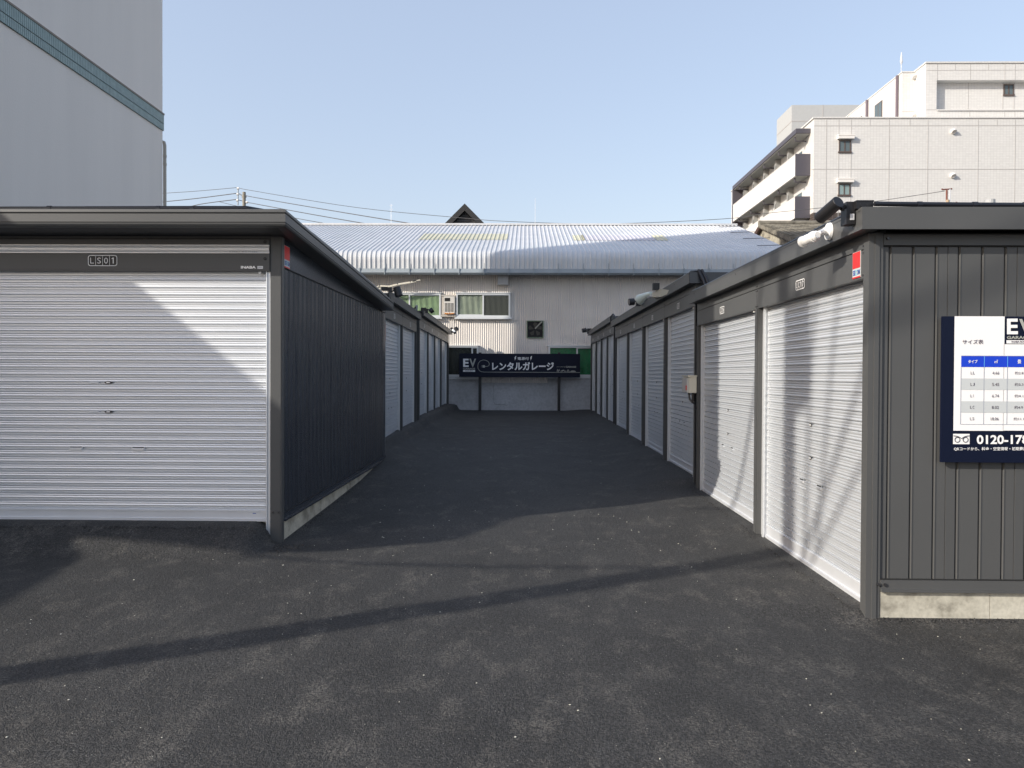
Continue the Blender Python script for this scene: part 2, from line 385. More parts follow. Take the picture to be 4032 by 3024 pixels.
# near block with its panelled end wall
gA = thing('storage_garage', 'charcoal garage with two sunlit roller doors and the size table on its end wall', 'storage garage', (XR + 1.5, 7.5, 0), 'roller door garages along the alley')
_, zf0, zf1 = garage_row(gA, TR, 5.03, 10.05, [(5.12, 7.33, 0.022, 0.11), (7.60, 9.93, 0.08, 0.10)], 2.215, ['LC17', 'LC16'], True, depth=3.6, near_eave=0.10, hstart=5.112)
YF = 5.03
m_ = MB(); m_.box(XR - 0.007, XR + 0.085, YF - 0.001, YF + 0.08, -0.12, zf0 - 0.001); m_.box(XR + 0.03, XR + 0.06, YF - 0.008, YF, -0.12, zf0 - 0.002)
bolts(MB(), [])
m_.build('corner_post', DARK, gA)
# end wall: flat pans with raised ribs and lap seams
e = MB(); rows = [[], []]
x = XR + 0.088
def pt(x, y): rows[0].append((x, y, 0.232)); rows[1].append((x, y, 2.410))
pt(x, YF + 0.012); k = 0; seam = []
xr = XR + 0.135
while xr < 5.8:
    pt(xr - 0.010, YF + 0.012); pt(xr - 0.006, YF + 0.026); pt(xr + 0.001, YF + 0.026); pt(xr + 0.008, YF + 0.008); pt(xr + 0.020, YF + 0.012)
    if k % 3 == 2: xs_ = xr + 0.075; pt(xs_ - 0.001, YF + 0.012); pt(xs_, YF + 0.017); pt(xs_ + 0.003, YF + 0.017); pt(xs_ + 0.004, YF + 0.010)
    xr += 0.1495; k += 1
pt(5.85, YF + 0.012)
e.strip(rows); e.box(XR + 0.088, 5.85, YF + 0.03, YF + 0.05, 0.2, 2.45)
e.build('end_wall', DARK, gA, recalc=True)
b_ = MB(); b_.box(XR + 0.087, 5.85, YF - 0.004, YF + 0.03, 2.418, zf0 - 0.012); b_.box(XR + 0.087, 5.85, YF + 0.004, YF + 0.03, zf0 - 0.012, zf0, 1)
b_.box(XR + 0.087, 5.85, YF + 0.008, YF + 0.03, 2.408, 2.418, 1)
b_.build('end_header', [DARK, DKHOLE], gA)
b_ = MB(); b_.box(XR + 0.087, 5.85, YF - 0.012, YF + 0.03, 0.165, 0.225); b_.box(XR + 0.087, 5.85, YF - 0.028, YF + 0.03, 0.150, 0.166); b_.box(XR + 0.087, 5.85, YF - 0.002, YF + 0.03, 0.225, 0.232, 1)
b_.build('base_rail', [DARK, DKHOLE], gA)
for q in ((XR + 0.110, 0, 0.197), (XR + 0.072, -0.002, 0.197), (XR + 0.112, -0.008, 2.462)):
    b_ = MB(lambda u, n, z: (u, YF - 0.012 - n, z)); bolts(b_, [q], 0.011, 0.011); b_.build('bolt', BOLT, gA)
b_ = MB(); b_.box(XR - 0.110, 5.9, YF - 0.13, YF - 0.101, zf0 - .001, zf1 + .005); b_.box(XR - 0.055, 5.9, YF - 0.10, YF + 0.02, zf0 + 0.021, zf0 + 0.035)
b_.build('end_fascia', DARK, gA)
b_ = MB(); xx = XR + 0.09
for w_ in (0.715, 0.43, 0.9, 0.8, 0.72): b_.box(xx, xx + w_ - 0.004, YF + 0.003, YF + 0.16, -0.3, 0.152); xx += w_
b_.build('foundation', CONC, gA)
# conduit along the roof edge
b_ = MB(); yy = YF - 0.10
b_.tube([(XR - 0.02, yy, zf1 + 0.030), (XR + 0.35, yy, zf1 + 0.026), (3.7, yy, zf1 + 0.018), (5.8, yy, zf1 + 0.018)], 0.016, 10)
for q in (2.5, 2.85, 3.2): b_.tube([(q, yy, zf1 + 0.024 - (q-2.5)*0.005), (q + 0.03, yy, zf1 + 0.024 - (q-2.5)*0.005)], 0.022, 10)
b_.tube([(XR - 0.085, 5.15, zf1 + 0.02)] + [(XR - 0.082 + 0.004*sin(q*3), q, zf1 + 0.016) for q in ar(5.4, 9.9, 0.5)], 0.014, 8)
b_.tube([(XR - 0.05, 5.0, zf1 + 0.03)] + [(XR - 0.055, q, zf1 + 0.03) for q in ar(5.2, 6.6, 0.3)], 0.013, 8)
b_.build('conduit', BLACKPIPE, gA)

def sticker(parent, T, u, z, w, h, flip, full=True):
    fl = -1 if flip else 1; n0 = 0.0035
    mb = MB(T)
    mb.box(u - w/2, u + w/2, n0 - 0.003, n0, z, z + h, 3)
    mb.add([(u + fl*a*w/2*0.94, n0 + 0.0012, z + h * b) for a, b in ((-1, .37), (1, .37), (1, .985), (-1, .985))], [(0, 1, 2, 3)], 0)
    mb.add([(u + fl*a*w/2, n0 + 0.0012, z + h * b) for a, b in ((-1, 0), (1, 0), (1, .055), (-1, .055))], [(0, 1, 2, 3)], 0)
    if full:
        add_text(mb, 'SE', -w*.42, -w*.10, z + h*.11, z + h*.31, lambda a, b: (u + fl*a, n0 + 0.0016, b), 1, 0.03)
        add_text(mb, 'C', -w*.09, w*.07, z + h*.11, z + h*.31, lambda a, b: (u + fl*a, n0 + 0.0016, b), 2, 0.03)
        add_text(mb, 'OM', w*.08, w*.44, z + h*.11, z + h*.31, lambda a, b: (u + fl*a, n0 + 0.0016, b), 1, 0.03)
    return mb.build('security_sticker', [RED, BLUEP, CYANP, TGREY], parent, recalc=False)
sticker(gA, TR, 5.225, 2.228, 0.125, 0.178, True)

GR = 'roller door garages along the alley'
gB = thing('storage_garage', 'charcoal garage of four shaded roller doors carrying the white horn speaker', 'storage garage', (XR + 1.5, 14.5, 0), GR)
_, bf0, bf1 = garage_row(gB, TR, 10.13, 19.20, [(10.36, 12.22, 0.207, 0.10), (12.57, 14.46, 0.240, 0.085), (14.92, 16.70, 0.272, 0.06), (17.09, 18.98, 0.335, 0.035)], 2.49, ['LI15', 'LI14', 'LI13', 'LI12'], True, near_eave=0.06)
b_ = MB(); b_.box(XR, XR + 3.6, 10.13, 10.17, 0.1, bf0 + 0.05); b_.build('end_wall', DARK, gB)
b_ = MB(); b_.box(XR - 0.10, XR + 3.6, 10.06, 10.09, bf0, bf1 + 0.01); b_.box(XR - 0.1, XR + 3.6, 10.085, 10.13, bf0 + 0.005, bf0 + 0.02); b_.build('end_fascia', DARKG, gB)
b_ = MB()
for q in (0, 0.045):   # cables looping from this roof down to the lower one
    b_.tube([(XR - 0.03 + q*.6, 10.6, bf1 + 0.02), (XR - 0.02 + q, 10.3, bf1 + 0.05), (XR + 0.02 + q, 10.06, bf1 + 0.03), (XR + 0.06 + q, 9.98, bf1 - 0.10), (XR + 0.10 + q, 9.93, bf1 - 0.25), (XR + 0.12 + q, 9.8, zf1 + 0.03), (XR + 0.1 + q, 9.3, zf1 + 0.015)], 0.022, 10)
b_.tube([(XR - 0.07, q, bf1 + 0.018) for q in ar(10.3, 19.1, 0.8)], 0.013, 8)
b_.tube([(XR + 0.03, 10.09, 2.5), (XR + 0.035, 10.09, 1.9), (XR + 0.02, 10.09, 1.6)], 0.010, 6)
b_.build('conduit', BLACKPIPE, gB)
gC = thing('storage_garage', 'far charcoal garage of four narrow roller doors, right of the navy sign', 'storage garage', (XR + 1.5, 23, 0), GR)
_, cf0, cf1 = garage_row(gC, TR, 19.42, 26.25, [(19.70, 20.92, 0.355, 0.03), (21.32, 22.50, 0.350, 0.03), (23.06, 24.14, 0.346, 0.02), (24.78, 25.93, 0.385, 0.02)], 2.635, ['LJ11', 'LJ10', 'LJ09', 'LJ08'], True, near_eave=0.05)
b_ = MB(); b_.box(XR, XR + 3.6, 19.42, 19.46, 0.1, cf0 + 0.05); b_.box(XR - 0.1, XR + 3.6, 19.37, 19.39, cf0, cf1 + 0.01); b_.build('end_wall', DARK, gC)
b_ = MB(); b_.tube([(XR - 0.06, 19.8, cf1), (XR - 0.02, 19.45, cf1 + 0.06), (XR + 0.03, 19.3, cf1 - 0.05), (XR + 0.08, 19.1, bf1 + 0.02)], 0.02, 8); b_.build('conduit', BLACKPIPE, gC)

# left-hand rows
def TL(x0, y0, sl): return lambda u, n, z: (-(x0 + sl * (u - y0)) + n, u, z)
TLB = TL(2.38, 13.0, 0.028); TLC = TL(2.475, 18.0, 0.020)
def lsolve(x, y, x0, y0, sl):   # pixel on a row plane -> distance along it
    d = ray(x, y); t = (-(x0 - sl * y0)) / (d.x + sl * d.y); q = CAM + d * t; return q.y, q.z
gD = thing('storage_garage', 'charcoal garage of two shaded roller doors directly behind the big front-facing garage', 'storage garage', (-4.2, 15, 0), GR)
_, df0, df1 = garage_row(gD, TLB, 12.80, 17.55, [(12.90, 14.93, 0.272, 0.10), (15.25, 17.30, 0.30, 0.07)], 2.53, ['LI02', 'LI03'], False, near_eave=0.0)
b_ = MB(); b_.tube([(-2.47, 17.2, df1 + 0.0), (-2.5, 17.5, df1 + 0.16), (-2.52, 17.65, df1 + 0.2), (-2.6, 17.8, df1 + 0.15)], 0.022, 8); b_.tube([(-2.30 - 0.028*(q-13), q, df1 + 0.015) for q in ar(12.9, 17.4, 0.75)], 0.012, 8); b_.build('conduit', BLACKPIPE, gD)
gE = thing('storage_garage', 'far charcoal garage of four narrow roller doors, left of the navy sign', 'storage garage', (-4.4, 22, 0), GR)
_, ef0, ef1 = garage_row(gE, TLC, 17.72, 26.25, [(18.05, 19.55, 0.385, 0.06), (19.85, 21.30, 0.39, 0.05), (21.65, 23.20, 0.40, 0.04), (23.75, 25.65, 0.41, 0.03)], 2.65, ['LJ04', 'LJ05', 'LJ06', 'LJ07'], False, near_eave=0.0)
sticker(gD, TLB, 12.86, 1.95, 0.11, 0.48, False, full=False)

# ------------------------------------------------------------------ big garage, near left (front faces the camera)
YL = 6.96; XL = -2.245
TFR = lambda u, n, z: (u, YL - n, z)
TSD = lambda u, n, z: (XL + n, u, z)
gL = thing('storage_garage', 'large charcoal garage with one wide pale roller door facing the viewer, nearest on the left', 'storage garage', (-4, 9.5, 0), 'roller door garages along the alley')
def shutter_wide():
    u0, u1, zb, zt, bar = -5.36, -2.378, 0.205, 2.505, 0.088
    mb = MB(TFR); mb.strip(slat_rows(zb + bar, zt + 0.05, 0.0676, u0, u1, -0.055, groove=0.014)); d = mb.build('shutter_door', SHUT, gL, recalc=False)
    b = MB(TFR); b.box(u0, u1, -0.066, -0.046, zb + 0.014, zb + bar); b.box(u0, u1, -0.075, -0.030, zb - 0.012, zb + 0.014); b.box(u0, u1, -0.066, -0.040, zb + bar - 0.012, zb + bar + 0.003)
    b.build('bottom_bar', SHUT2, d)
    for zz in (1.472, 1.200):
        k = MB(TFR); q = [(-3.868 + 0.036*cos(2*pi*i/16), -0.052, zz + 0.013*sin(2*pi*i/16)) for i in range(16)]
        k.add(q + [(p[0], -0.044, p[2]) for p in q], [tuple(range(16, 32))] + [(i, (i+1) % 16, 16+(i+1) % 16, 16+i) for i in range(16)])
        k.box(-3.884, -3.852, -0.044, -0.038, zz - 0.005, zz + 0.005, 1); k.box(-4.05, -3.96, -0.0525, -0.051, zz - 0.004, zz + 0.006, 2)
        k.build('lock', [BOLT, CHROME, WHITEPR], d)
    for c in (-4.175, -3.59):
        k = MB(TFR); k.box(c - 0.062, c + 0.062, -0.054, -0.0485, 0.840, 0.878); k.box(c - 0.054, c + 0.054, -0.0485, -0.047, 0.866, 0.874, 1); k.box(c - 0.056, c + 0.056, -0.0485, -0.038, 0.845, 0.861)
        k.build('handle', [SHUT, DKHOLE], d)
    k = MB(TFR); k.box(-2.52, -2.49, -0.046, -0.0445, 0.262, 0.268, 0); k.build('maker_plate', BLUEP, d)
    k = MB(TFR)
    for zz in (1.44, 1.17): bolts(k, [(-2.44, -0.052, zz)], 0.006, 0.004)
    k.build('rivet', SHUT2, d)
shutter_wide()
b_ = MB(TFR); b_.box(-2.384, -2.343, -0.20, -0.02, 0.05, 2.51); b_.box(-2.384, -2.374, -0.02, -0.008, 0.05, 2.51); b_.build('guide_rail', SHUT, gL)
b_ = MB(); b_.box(-2.342, XL, YL, YL + 0.075, -0.15, 2.87); b_.box(XL, XL + 0.010, YL + 0.006, YL + 0.070, -0.15, 2.86)
b_.build('corner_post', DARK, gL)
for q in ((-2.315, 0, 0.285), (-2.262, 0, 0.285)):
    b_ = MB(TFR); bolts(b_, [q], 0.010, 0.008); b_.build('bolt', BOLT, gL)
b_ = MB(TFR)
b_.box(-5.45, -2.345, -0.15, 0.016, 2.510, 2.660); b_.box(-5.45, -2.345, -0.15, 0.016, 2.740, 2.792); b_.box(-5.45, -2.345, -0.15, 0.002, 2.800, 2.870)
b_.box(-5.45, -2.3455, -0.15, 0.006, 2.66, 2.74, 1); b_.box(-5.45, -2.3455, -0.15, -0.006, 2.79, 2.802, 1)
b_.box(-5.45, -2.345, -0.12, 0.012, 2.498, 2.510)
hb = b_.build('header_box', [DARK, DKHOLE], gL)
b_ = MB(TFR); rows = []
for a in range(9):
    t = a / 8; rows.append([(-5.45, 0.010 + 0.014 * sin(pi * t), 2.664 + 0.072 * t), (-2.346, 0.010 + 0.014 * sin(pi * t), 2.664 + 0.072 * t)])
b_.strip(rows); b_.box(-5.45, -2.346, 0.01, 0.022, 2.662, 2.667); b_.box(-5.45, -2.346, 0.01, 0.022, 2.733, 2.738); b_.build('silver_moulding', CHROME, hb, smooth=False)
b_ = MB(TFR)
for zz in (2.766, 2.612):
    q = [(-2.385 + 0.013*cos(2*pi*i/14), 0.016, zz + 0.013*sin(2*pi*i/14)) for i in range(14)]
    b_.add(q + [(p[0], 0.021, p[2]) for p in q], [tuple(range(14, 28))] + [(i, (i+1) % 14, 14+(i+1) % 14, 14+i) for i in range(14)])
    b_.box(-2.390, -2.380, 0.021, 0.023, zz - 0.005, zz + 0.005, 1)
b_.build('screw', [DKHOLE, BOLT], hb)
number_plate(gL, 'LS01', TFR, -3.884, 2.592, False, 0.272, 0.100, 0.0195)
b_ = MB(TFR); fn = lambda a, b: (a, 0.0185, b)
add_text(b_, 'INABA', -2.607, -2.470, 2.522, 2.546, fn, 0, 0.03); b_.box(-2.455, -2.405, 0.016, 0.018, 2.520, 2.545, 1)
add_text(b_, 'GRN', -2.450, -2.410, 2.526, 2.540, fn, 2)
add_text(b_, 'INABA SHUTTER', -2.71, -2.45, 2.672, 2.677, lambda a, b: (a, 0.0235, b), 2)
b_.build('maker_badge', [CHROME, SHUT2, INK], hb, recalc=False)
b_ = MB(TFR); b_.box(-2.452, -2.432, -0.03, -0.005, 2.478, 2.500); b_.build('stopper', WHITE, gL)
# side wall
b_ = MB(TSD); rows = [[], []]
def pt(u, n, z0=0.262, z1=2.545): rows[0].append((u, n, z0)); rows[1].append((u, n, z1))
pt(YL + 0.08, -0.012); u = YL + 0.125; k = 0
while u < 12.1:
    pt(u - 0.010, -0.012); pt(u - 0.006, -0.026); pt(u + 0.001, -0.026); pt(u + 0.010, -0.003); pt(u + 0.020, -0.012)
    if k % 3 == 2: pt(u + .075, -0.012); pt(u + .076, -0.018); pt(u + .079, -0.018); pt(u + .080, -0.010)
    u += 0.1495; k += 1
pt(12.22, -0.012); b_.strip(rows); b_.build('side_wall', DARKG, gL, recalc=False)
def eave_z(u): return interp(u, [(6.5, 2.985), (11.9, 2.705)])
b_ = MB(); Y0, Y1 = YL + 0.076, 12.22
b_.hexa([(XL - 0.06, Y0, 2.55), (XL, Y0, 2.55), (XL, Y1, 2.55), (XL - 0.06, Y1, 2.55)], [(XL - 0.06, Y0, 2.87), (XL, Y0, 2.87), (XL, Y1, 2.60), (XL - 0.06, Y1, 2.60)])
b_.box(XL - 0.06, XL - 0.006, Y0, Y1, 2.54, 2.552, 1)
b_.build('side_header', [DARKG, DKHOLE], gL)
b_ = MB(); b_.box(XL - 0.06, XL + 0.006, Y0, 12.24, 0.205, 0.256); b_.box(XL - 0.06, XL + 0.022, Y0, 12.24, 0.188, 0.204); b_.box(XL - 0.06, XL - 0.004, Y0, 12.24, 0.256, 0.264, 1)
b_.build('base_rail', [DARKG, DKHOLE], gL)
b_ = MB(); yy = Y0 + 0.003
for w_ in (0.74, 0.60, 0.70, 0.72, 0.80, 0.70, 0.85): b_.box(XL - 0.2, XL - 0.008, yy, min(12.2, yy + w_ - 0.006), -0.3, 0.190); yy += w_
b_.build('foundation', CONC, gL)
XE = XL + 0.170; YE = 6.55
def eave_run(prof, side):   # prof: (outset, dz)
    rows = []
    for (o, dz) in prof:
        rows.append([(-5.9, YE - o, eave_z(YE) + dz), (XE + o, YE - o, eave_z(YE) + dz), (XE + o, 11.95, eave_z(11.95) + dz)])
    return rows
b_ = MB()
b_.strip(eave_run([(-0.05, 0.0), (-0.006, 0.0), (0.002, -0.006), (0.004, -0.028), (0.0, -0.034), (-0.010, -0.036), (-0.010, -0.040), (0.0, -0.042), (0.0, -0.112), (-0.010, -0.114), (-0.010, -0.118), (0.002, -0.120), (0.000, -0.132), (-0.010, -0.145), (-0.03, -0.148), (-0.45, -0.146)], 0))
b_.strip([[(XE, 11.95, eave_z(11.95)), (XE - 0.2, 11.95, eave_z(11.95))], [(XE, 11.95, eave_z(11.95) - .145), (XE - 0.2, 11.95, eave_z(11.95) - .145)]])
b_.build('fascia', DARK, gL, recalc=False)
b_ = MB(); b_.hexa([(-5.9, YE + 0.04, eave_z(YE) - .145), (XE - 0.04, YE + 0.04, eave_z(YE) - .145), (XE - 0.04, 11.93, eave_z(11.93) - .14), (-5.9, 11.93, eave_z(11.93) - .14)],
        [(-5.9, YE + 0.04, eave_z(YE) - .012), (XE - 0.04, YE + 0.04, eave_z(YE) - .012), (XE - 0.04, 11.93, eave_z(11.93) - .012), (-5.9, 11.93, eave_z(11.93) - .012)])
b_.build('roof', ROOFM, gL)
b_ = MB(); zt = eave_z(YE)
b_.tube([(-5.9, YE + .12, zt + 0.020), (-4.3, YE + .12, zt + 0.024), (-2.9, YE + .12, zt + 0.030), (-2.45, YE + .12, zt + 0.030), (-2.30, YE + 0.2, zt + 0.016), (-2.17, YE + .45, zt + 0.0), (-2.13, 7.6, eave_z(7.6) + 0.018), (-2.12, 8.5, eave_z(8.5) + 0.02), (-2.12, 10, eave_z(10) + 0.016), (-2.12, 11.8, eave_z(11.8) + 0.012)], 0.022, 10)
for q in (-4.22, -3.25, -2.95): b_.tube([(q, YE + .12, zt + 0.024), (q + 0.035, YE + .12, zt + 0.024)], 0.028, 10)
b_.build('conduit', BLACKPIPE, gL)
b_ = MB(); b_.box(-5.8, -2.3, 12.10, 12.2, 0, 2.55); b_.box(-5.8, -5.47, YL, YL + 0.1, -0.1, 2.87); b_.box(-5.8, -5.7, YL + 0.1, 12.1, -0.1, 2.55); b_.build('rear_wall', DARK, gL)
sticker(gL, TSD, 7.13, 2.552, 0.165, 0.205, False)

# ------------------------------------------------------------------ factory at the end of the alley
YW = 26.90
fac = thing('factory_building', 'long factory hall with pale corrugated walls, ribbed metal roof and grey plinth', 'factory', (0, 31, 0.3))
FWALL = mat('pale_corrugated_sheet', (0.66, 0.615, 0.57), 0.55, var=0.07, vscale=1.1)
FROOF = mat('galvanised_roof_sheet', (0.60, 0.61, 0.625), 0.42, metal=0.15, var=0.07, vscale=1.3)
SKYL = mat('yellowed_skylight_sheet', (0.56, 0.545, 0.41), 0.5, var=0.12, vscale=6)
SKYL2 = mat('grey_skylight_sheet', (0.52, 0.51, 0.56), 0.5, var=0.08, vscale=6)
GUTT = mat('blue_grey_gutter', (0.30, 0.34, 0.37), 0.4, var=0.06)
ALU = mat('window_aluminium', (0.66, 0.68, 0.69), 0.35, metal=0.2)
CURT = mat('green_curtain', (0.02, 0.36, 0.12), 0.8, var=0.2, vscale=3)
CURT2 = mat('pale_green_curtain', (0.34, 0.52, 0.27), 0.8, var=0.25, vscale=2.2)
GREYC = mat('faded_curtain', (0.42, 0.50, 0.38), 0.8, var=0.2, vscale=2.5)
def glass_mat(name, tint, alpha):
    M = bpy.data.materials.new(name); M.use_nodes = True; b = M.node_tree.nodes['Principled BSDF']
    b.inputs['Base Color'].default_value = (*tint, 1); b.inputs['Roughness'].default_value = 0.12; b.inputs['Alpha'].default_value = alpha
    return M
WGLASS = glass_mat('wired_glass', (0.10, 0.11, 0.10), 0.22)
DGLASS = glass_mat('dark_glass', (0.02, 0.025, 0.025), 0.85)
xl, xr_ = -16.0, 9.05
def corrug(x0, x1, z0, z1, pitch, amp, Y, n=6):
    r = [[], []]; N = int((x1 - x0) / pitch * n)
    for i in range(N + 1):
        x = x0 + (x1 - x0) * i / N; y = Y - amp * (0.5 + 0.5 * cos(2 * pi * (x - x0) / pitch))
        r[0].append((x, y, z0)); r[1].append((x, y, z1))
    return r
w = MB(); w.strip(corrug(xl, xr_, 3.475, 5.12, 0.0765, 0.016, YW)); w.strip(corrug(xl, xr_, 1.45, 3.50, 0.0765, 0.016, YW + 0.012))
w.box(xl, xr_, YW + 0.03, YW + 0.25, 1.3, 5.1)
w.strip([[(xr_, YW, 1.4), (xr_, 41, 1.4)], [(xr_, YW, 5.2), (xr_, 41, 5.2)]]); w.add([(xr_, YW, 5.2), (xr_, 41, 5.2), (xr_, 34, 8.1)], [(0, 1, 2)])
w.build('corrugated_wall', FWALL, fac, recalc=False)
w = MB(); a = P(1896, 1490, YW - 0.15); b = P(2156, 1508, YW - 0.15)
w.strip(corrug(a.x, b.x, b.z, b.z + 0.5, 0.0765, 0.016, YW - 0.13)); w.box(a.x, b.x, YW - 0.125, YW, b.z + 0.01, b.z + 0.5)
w.build('wall_skirt', FWALL, fac, recalc=False)
w = MB(); w.box(xl, xr_, YW - 0.10, YW + 0.2, -0.2, 1.462)
w.box(xl, P(1882, 1500, YW).x, YW - 0.125, YW - 0.1, -0.2, 1.455); w.box(P(2207, 1500, YW).x, xr_, YW - 0.125, YW - 0.1, -0.2, 1.45)
# crack lines
CR = [(717, 600), (712, 660), (718, 730), (712, 800), (716, 860), (736, 900), (790, 890), (850, 893), (905, 905), (925, 898)]
pts = [P(1750 + cx / 3.687, 1350 + cy / 3.687, YW - 0.103) for cx, cy in CR]
pl_ = w.build('plinth', PLINTH, fac)
w = MB(); w.tube(pts, 0.005, 4); w.build('crack', mat('crack_dark', (0.12, 0.12, 0.12), 0.9), pl_)
# roof: steep ribbed sheet curving down into a skirt
Yr, Zr = 34.0, 8.22; Ye, Zb = 26.42, 5.17
prof2 = [(Ye, Zb), (Ye, 5.56)] + [(Ye + 0.34 * (1 - cos(t)), 5.56 + 0.34 * sin(t)) for t in [radians(q) for q in (12, 24, 36, 48, 60, 72)]]
sy, sz = prof2[-1]; prof2 += [(lerp(sy, Yr, t), lerp(sz, Zr, t)) for t in (0.12, 0.5, 1.0)]
pit_r = 0.1665
def roofx(x0, x1):
    out = []; x = x0
    while x < x1:
        for dx, h in ((0, 0), (0.045, 0), (0.062, 0.030), (0.090, 0.030), (0.107, 0)): out.append((x + dx, h))
        x += pit_r
    return out
def nrm(i):
    a = prof2[max(0, i-1)]; b = prof2[min(len(prof2)-1, i+1)]; t = Vector((b[0]-a[0], b[1]-a[1])).normalized(); return (-t.y, t.x)
rx = roofx(-16.3, 9.2); rows = []
for i, (y, z) in enumerate(prof2):
    ny, nz = nrm(i); rows.append([(x, y + ny * h, z + nz * h) for x, h in rx])
w = MB(); w.strip(rows); w.strip([[(-16.3, Yr, Zr), (9.3, Yr, Zr)], [(-16.3, 41.4, 5.4), (9.3, 41.4, 5.4)]])
w.strip([[(9.2, y, z) for y, z in prof2], [(9.2, y, z - 0.12) for y, z in prof2]])
w.box(-16.3, 9.32, Yr - 0.18, Yr + 0.18, Zr - 0.02, Zr + 0.055)
rf = w.build('roof', FROOF, fac, recalc=False)
w = MB(); s0 = (Zr - sz) / (Yr - sy)
for x in ar(8.0, 9.1, 0.55): pass
for y in (27.6, 29.4, 31.2, 33.0):
    z = sz + (y - sy) * s0
    w = MB(); w.tube([(8.3, y - .05, z + 0.05), (9.35, y + .05, z + 0.10)], 0.012, 5); w.build('snow_guard', BOLT, rf)
def roofpatch(x0, x1, ya, yb, M, nm):
    w = MB(); x = math.floor((x0 + 16.3) / pit_r) * pit_r - 16.3; cols = []
    while x < x1:
        for dx, h in ((0, 0), (0.045, 0), (0.062, 0.030), (0.090, 0.030), (0.107, 0)): cols.append((x + dx, h + 0.012))
        x += pit_r
    nl = math.hypot(1, s0); ny, nz = -s0 / nl, 1 / nl
    w.strip([[(x, y + ny*h, sz + (y - sy)*s0 + nz*h) for x, h in cols] for y in (ya, yb)]); w.build(nm, M, rf, recalc=False)
def roof_at(x, y):
    d = ray(x, y); t = (sz - s0 * sy - CAM.z) / (d.z - s0 * d.y); q = CAM + d * t; return q
q0 = roof_at(1650, 945); q1 = roof_at(2000, 925)
roofpatch(q0.x, q1.x, q0.y, q1.y + 0.2, SKYL, 'skylight')
q0 = roof_at(2288, 948); q1 = roof_at(2600, 928)
roofpatch(roof_at(2303, 940).x, roof_at(2570, 940).x, q0.y, q1.y, SKYL2, 'skylight')
roofpatch(roof_at(2273, 940).x, roof_at(2300, 940).x, q0.y, q1.y, SKYL, 'skylight'); roofpatch(roof_at(2585, 940).x, roof_at(2620, 940).x, q0.y, q1.y, SKYL, 'skylight')
w = MB()
w.strip([[(x, Ye - 0.10, 5.22), (x, Ye - 0.13, 5.08), (x, Ye - 0.08, 5.02), (x, Ye + 0.02, 5.02), (x, Ye + 0.04, 5.22)] for x in (-16.3, 9.3)])
k = -15.2
while k < 9.2: w.box(k - 0.012, k + 0.012, Ye - 0.145, Ye, 5.0, 5.24, 0); w.box(k - 0.006, k + 0.006, Ye - 0.035, Ye - 0.02, 5.2, 5.42, 0); k += 0.86
w.build('gutter', GUTT, fac, recalc=True)
w = MB(); w.box(xl, xr_, YW - 0.35, YW, 5.10, 5.16); w.build('soffit', mat('soffit_board', (0.2, 0.19, 0.18), 0.8), fac)
def window(x0, x1, y0, y1, split, cur, parent=fac, depth=0.10, M=None, right=None, glass=None):
    a = P(x0, y0, YW - depth); b = P(x1, y1, YW - depth); Xa, Xb, Za, Zb_ = a.x, b.x, b.z, a.z; f_ = 0.055; YY = YW - depth
    w = MB(); w.box(Xa, Xb, YY, YW + 0.02, Zb_ - f_, Zb_); w.box(Xa, Xb, YY, YW + 0.02, Za, Za + f_ * 1.3); w.box(Xa, Xa + f_, YY, YW + 0.02, Za + f_*1.3, Zb_ - f_); w.box(Xb - f_, Xb, YY, YW + 0.02, Za + f_*1.3, Zb_ - f_)
    w.box(Xa - 0.05, Xb + 0.05, YY - 0.04, YW + 0.01, Za - 0.06, Za - 0.002); w.box(Xa - 0.04, Xb + 0.04, YY - 0.02, YW + 0.01, Zb_ + 0.001, Zb_ + 0.025)
    Xs = lerp(Xa, Xb, split); w.box(Xs - 0.025, Xs + 0.025, YY + 0.02, YY + 0.06, Za + f_, Zb_ - f_)
    w.box(Xa + f_, Xs, YY + 0.03, YY + 0.05, Za + f_ * 1.2, Za + f_*1.9); w.box(Xs, Xb - f_, YY + 0.03, YY + 0.05, Zb_ - f_*1.5, Zb_ - f_)
    fr = w.build('window', M or ALU, parent)
    for (p, q, c) in ((Xa + f_, Xs, cur), (Xs, Xb - f_, right or cur)):
        r = []; N = 40
        for i in range(N + 1):
            x = lerp(p, q, i / N); y = YW - 0.035 + 0.008 * sin(i * 1.1 + p) ; r.append(x); 
        w = MB(); w.strip([[(x, YW - 0.04 + 0.010 * sin(x * 31 + k_), z) for x in r] for k_, z in enumerate((Za + 0.02, lerp(Za, Zb_, .5), Zb_ - 0.02))]); w.build('curtain', c, fr, recalc=False)
        w = MB(); w.box(p, q, YY + 0.034, YY + 0.040, Za + f_, Zb_ - f_); w.build('pane', glass or WGLASS, fr)
    return fr
DKROOM = mat('dark_room', (0.03, 0.035, 0.03), 0.9)
window(1500, 1735, 1154, 1249, 0.475, CURT2)
window(1796, 2008.6, 1154, 1250, 0.50, GREYC, right=DKROOM)
window(1640, 1883, 1362, 1487, 0.9, DKROOM)
window(2160, 2480, 1363, 1484, 0.352, CURT)
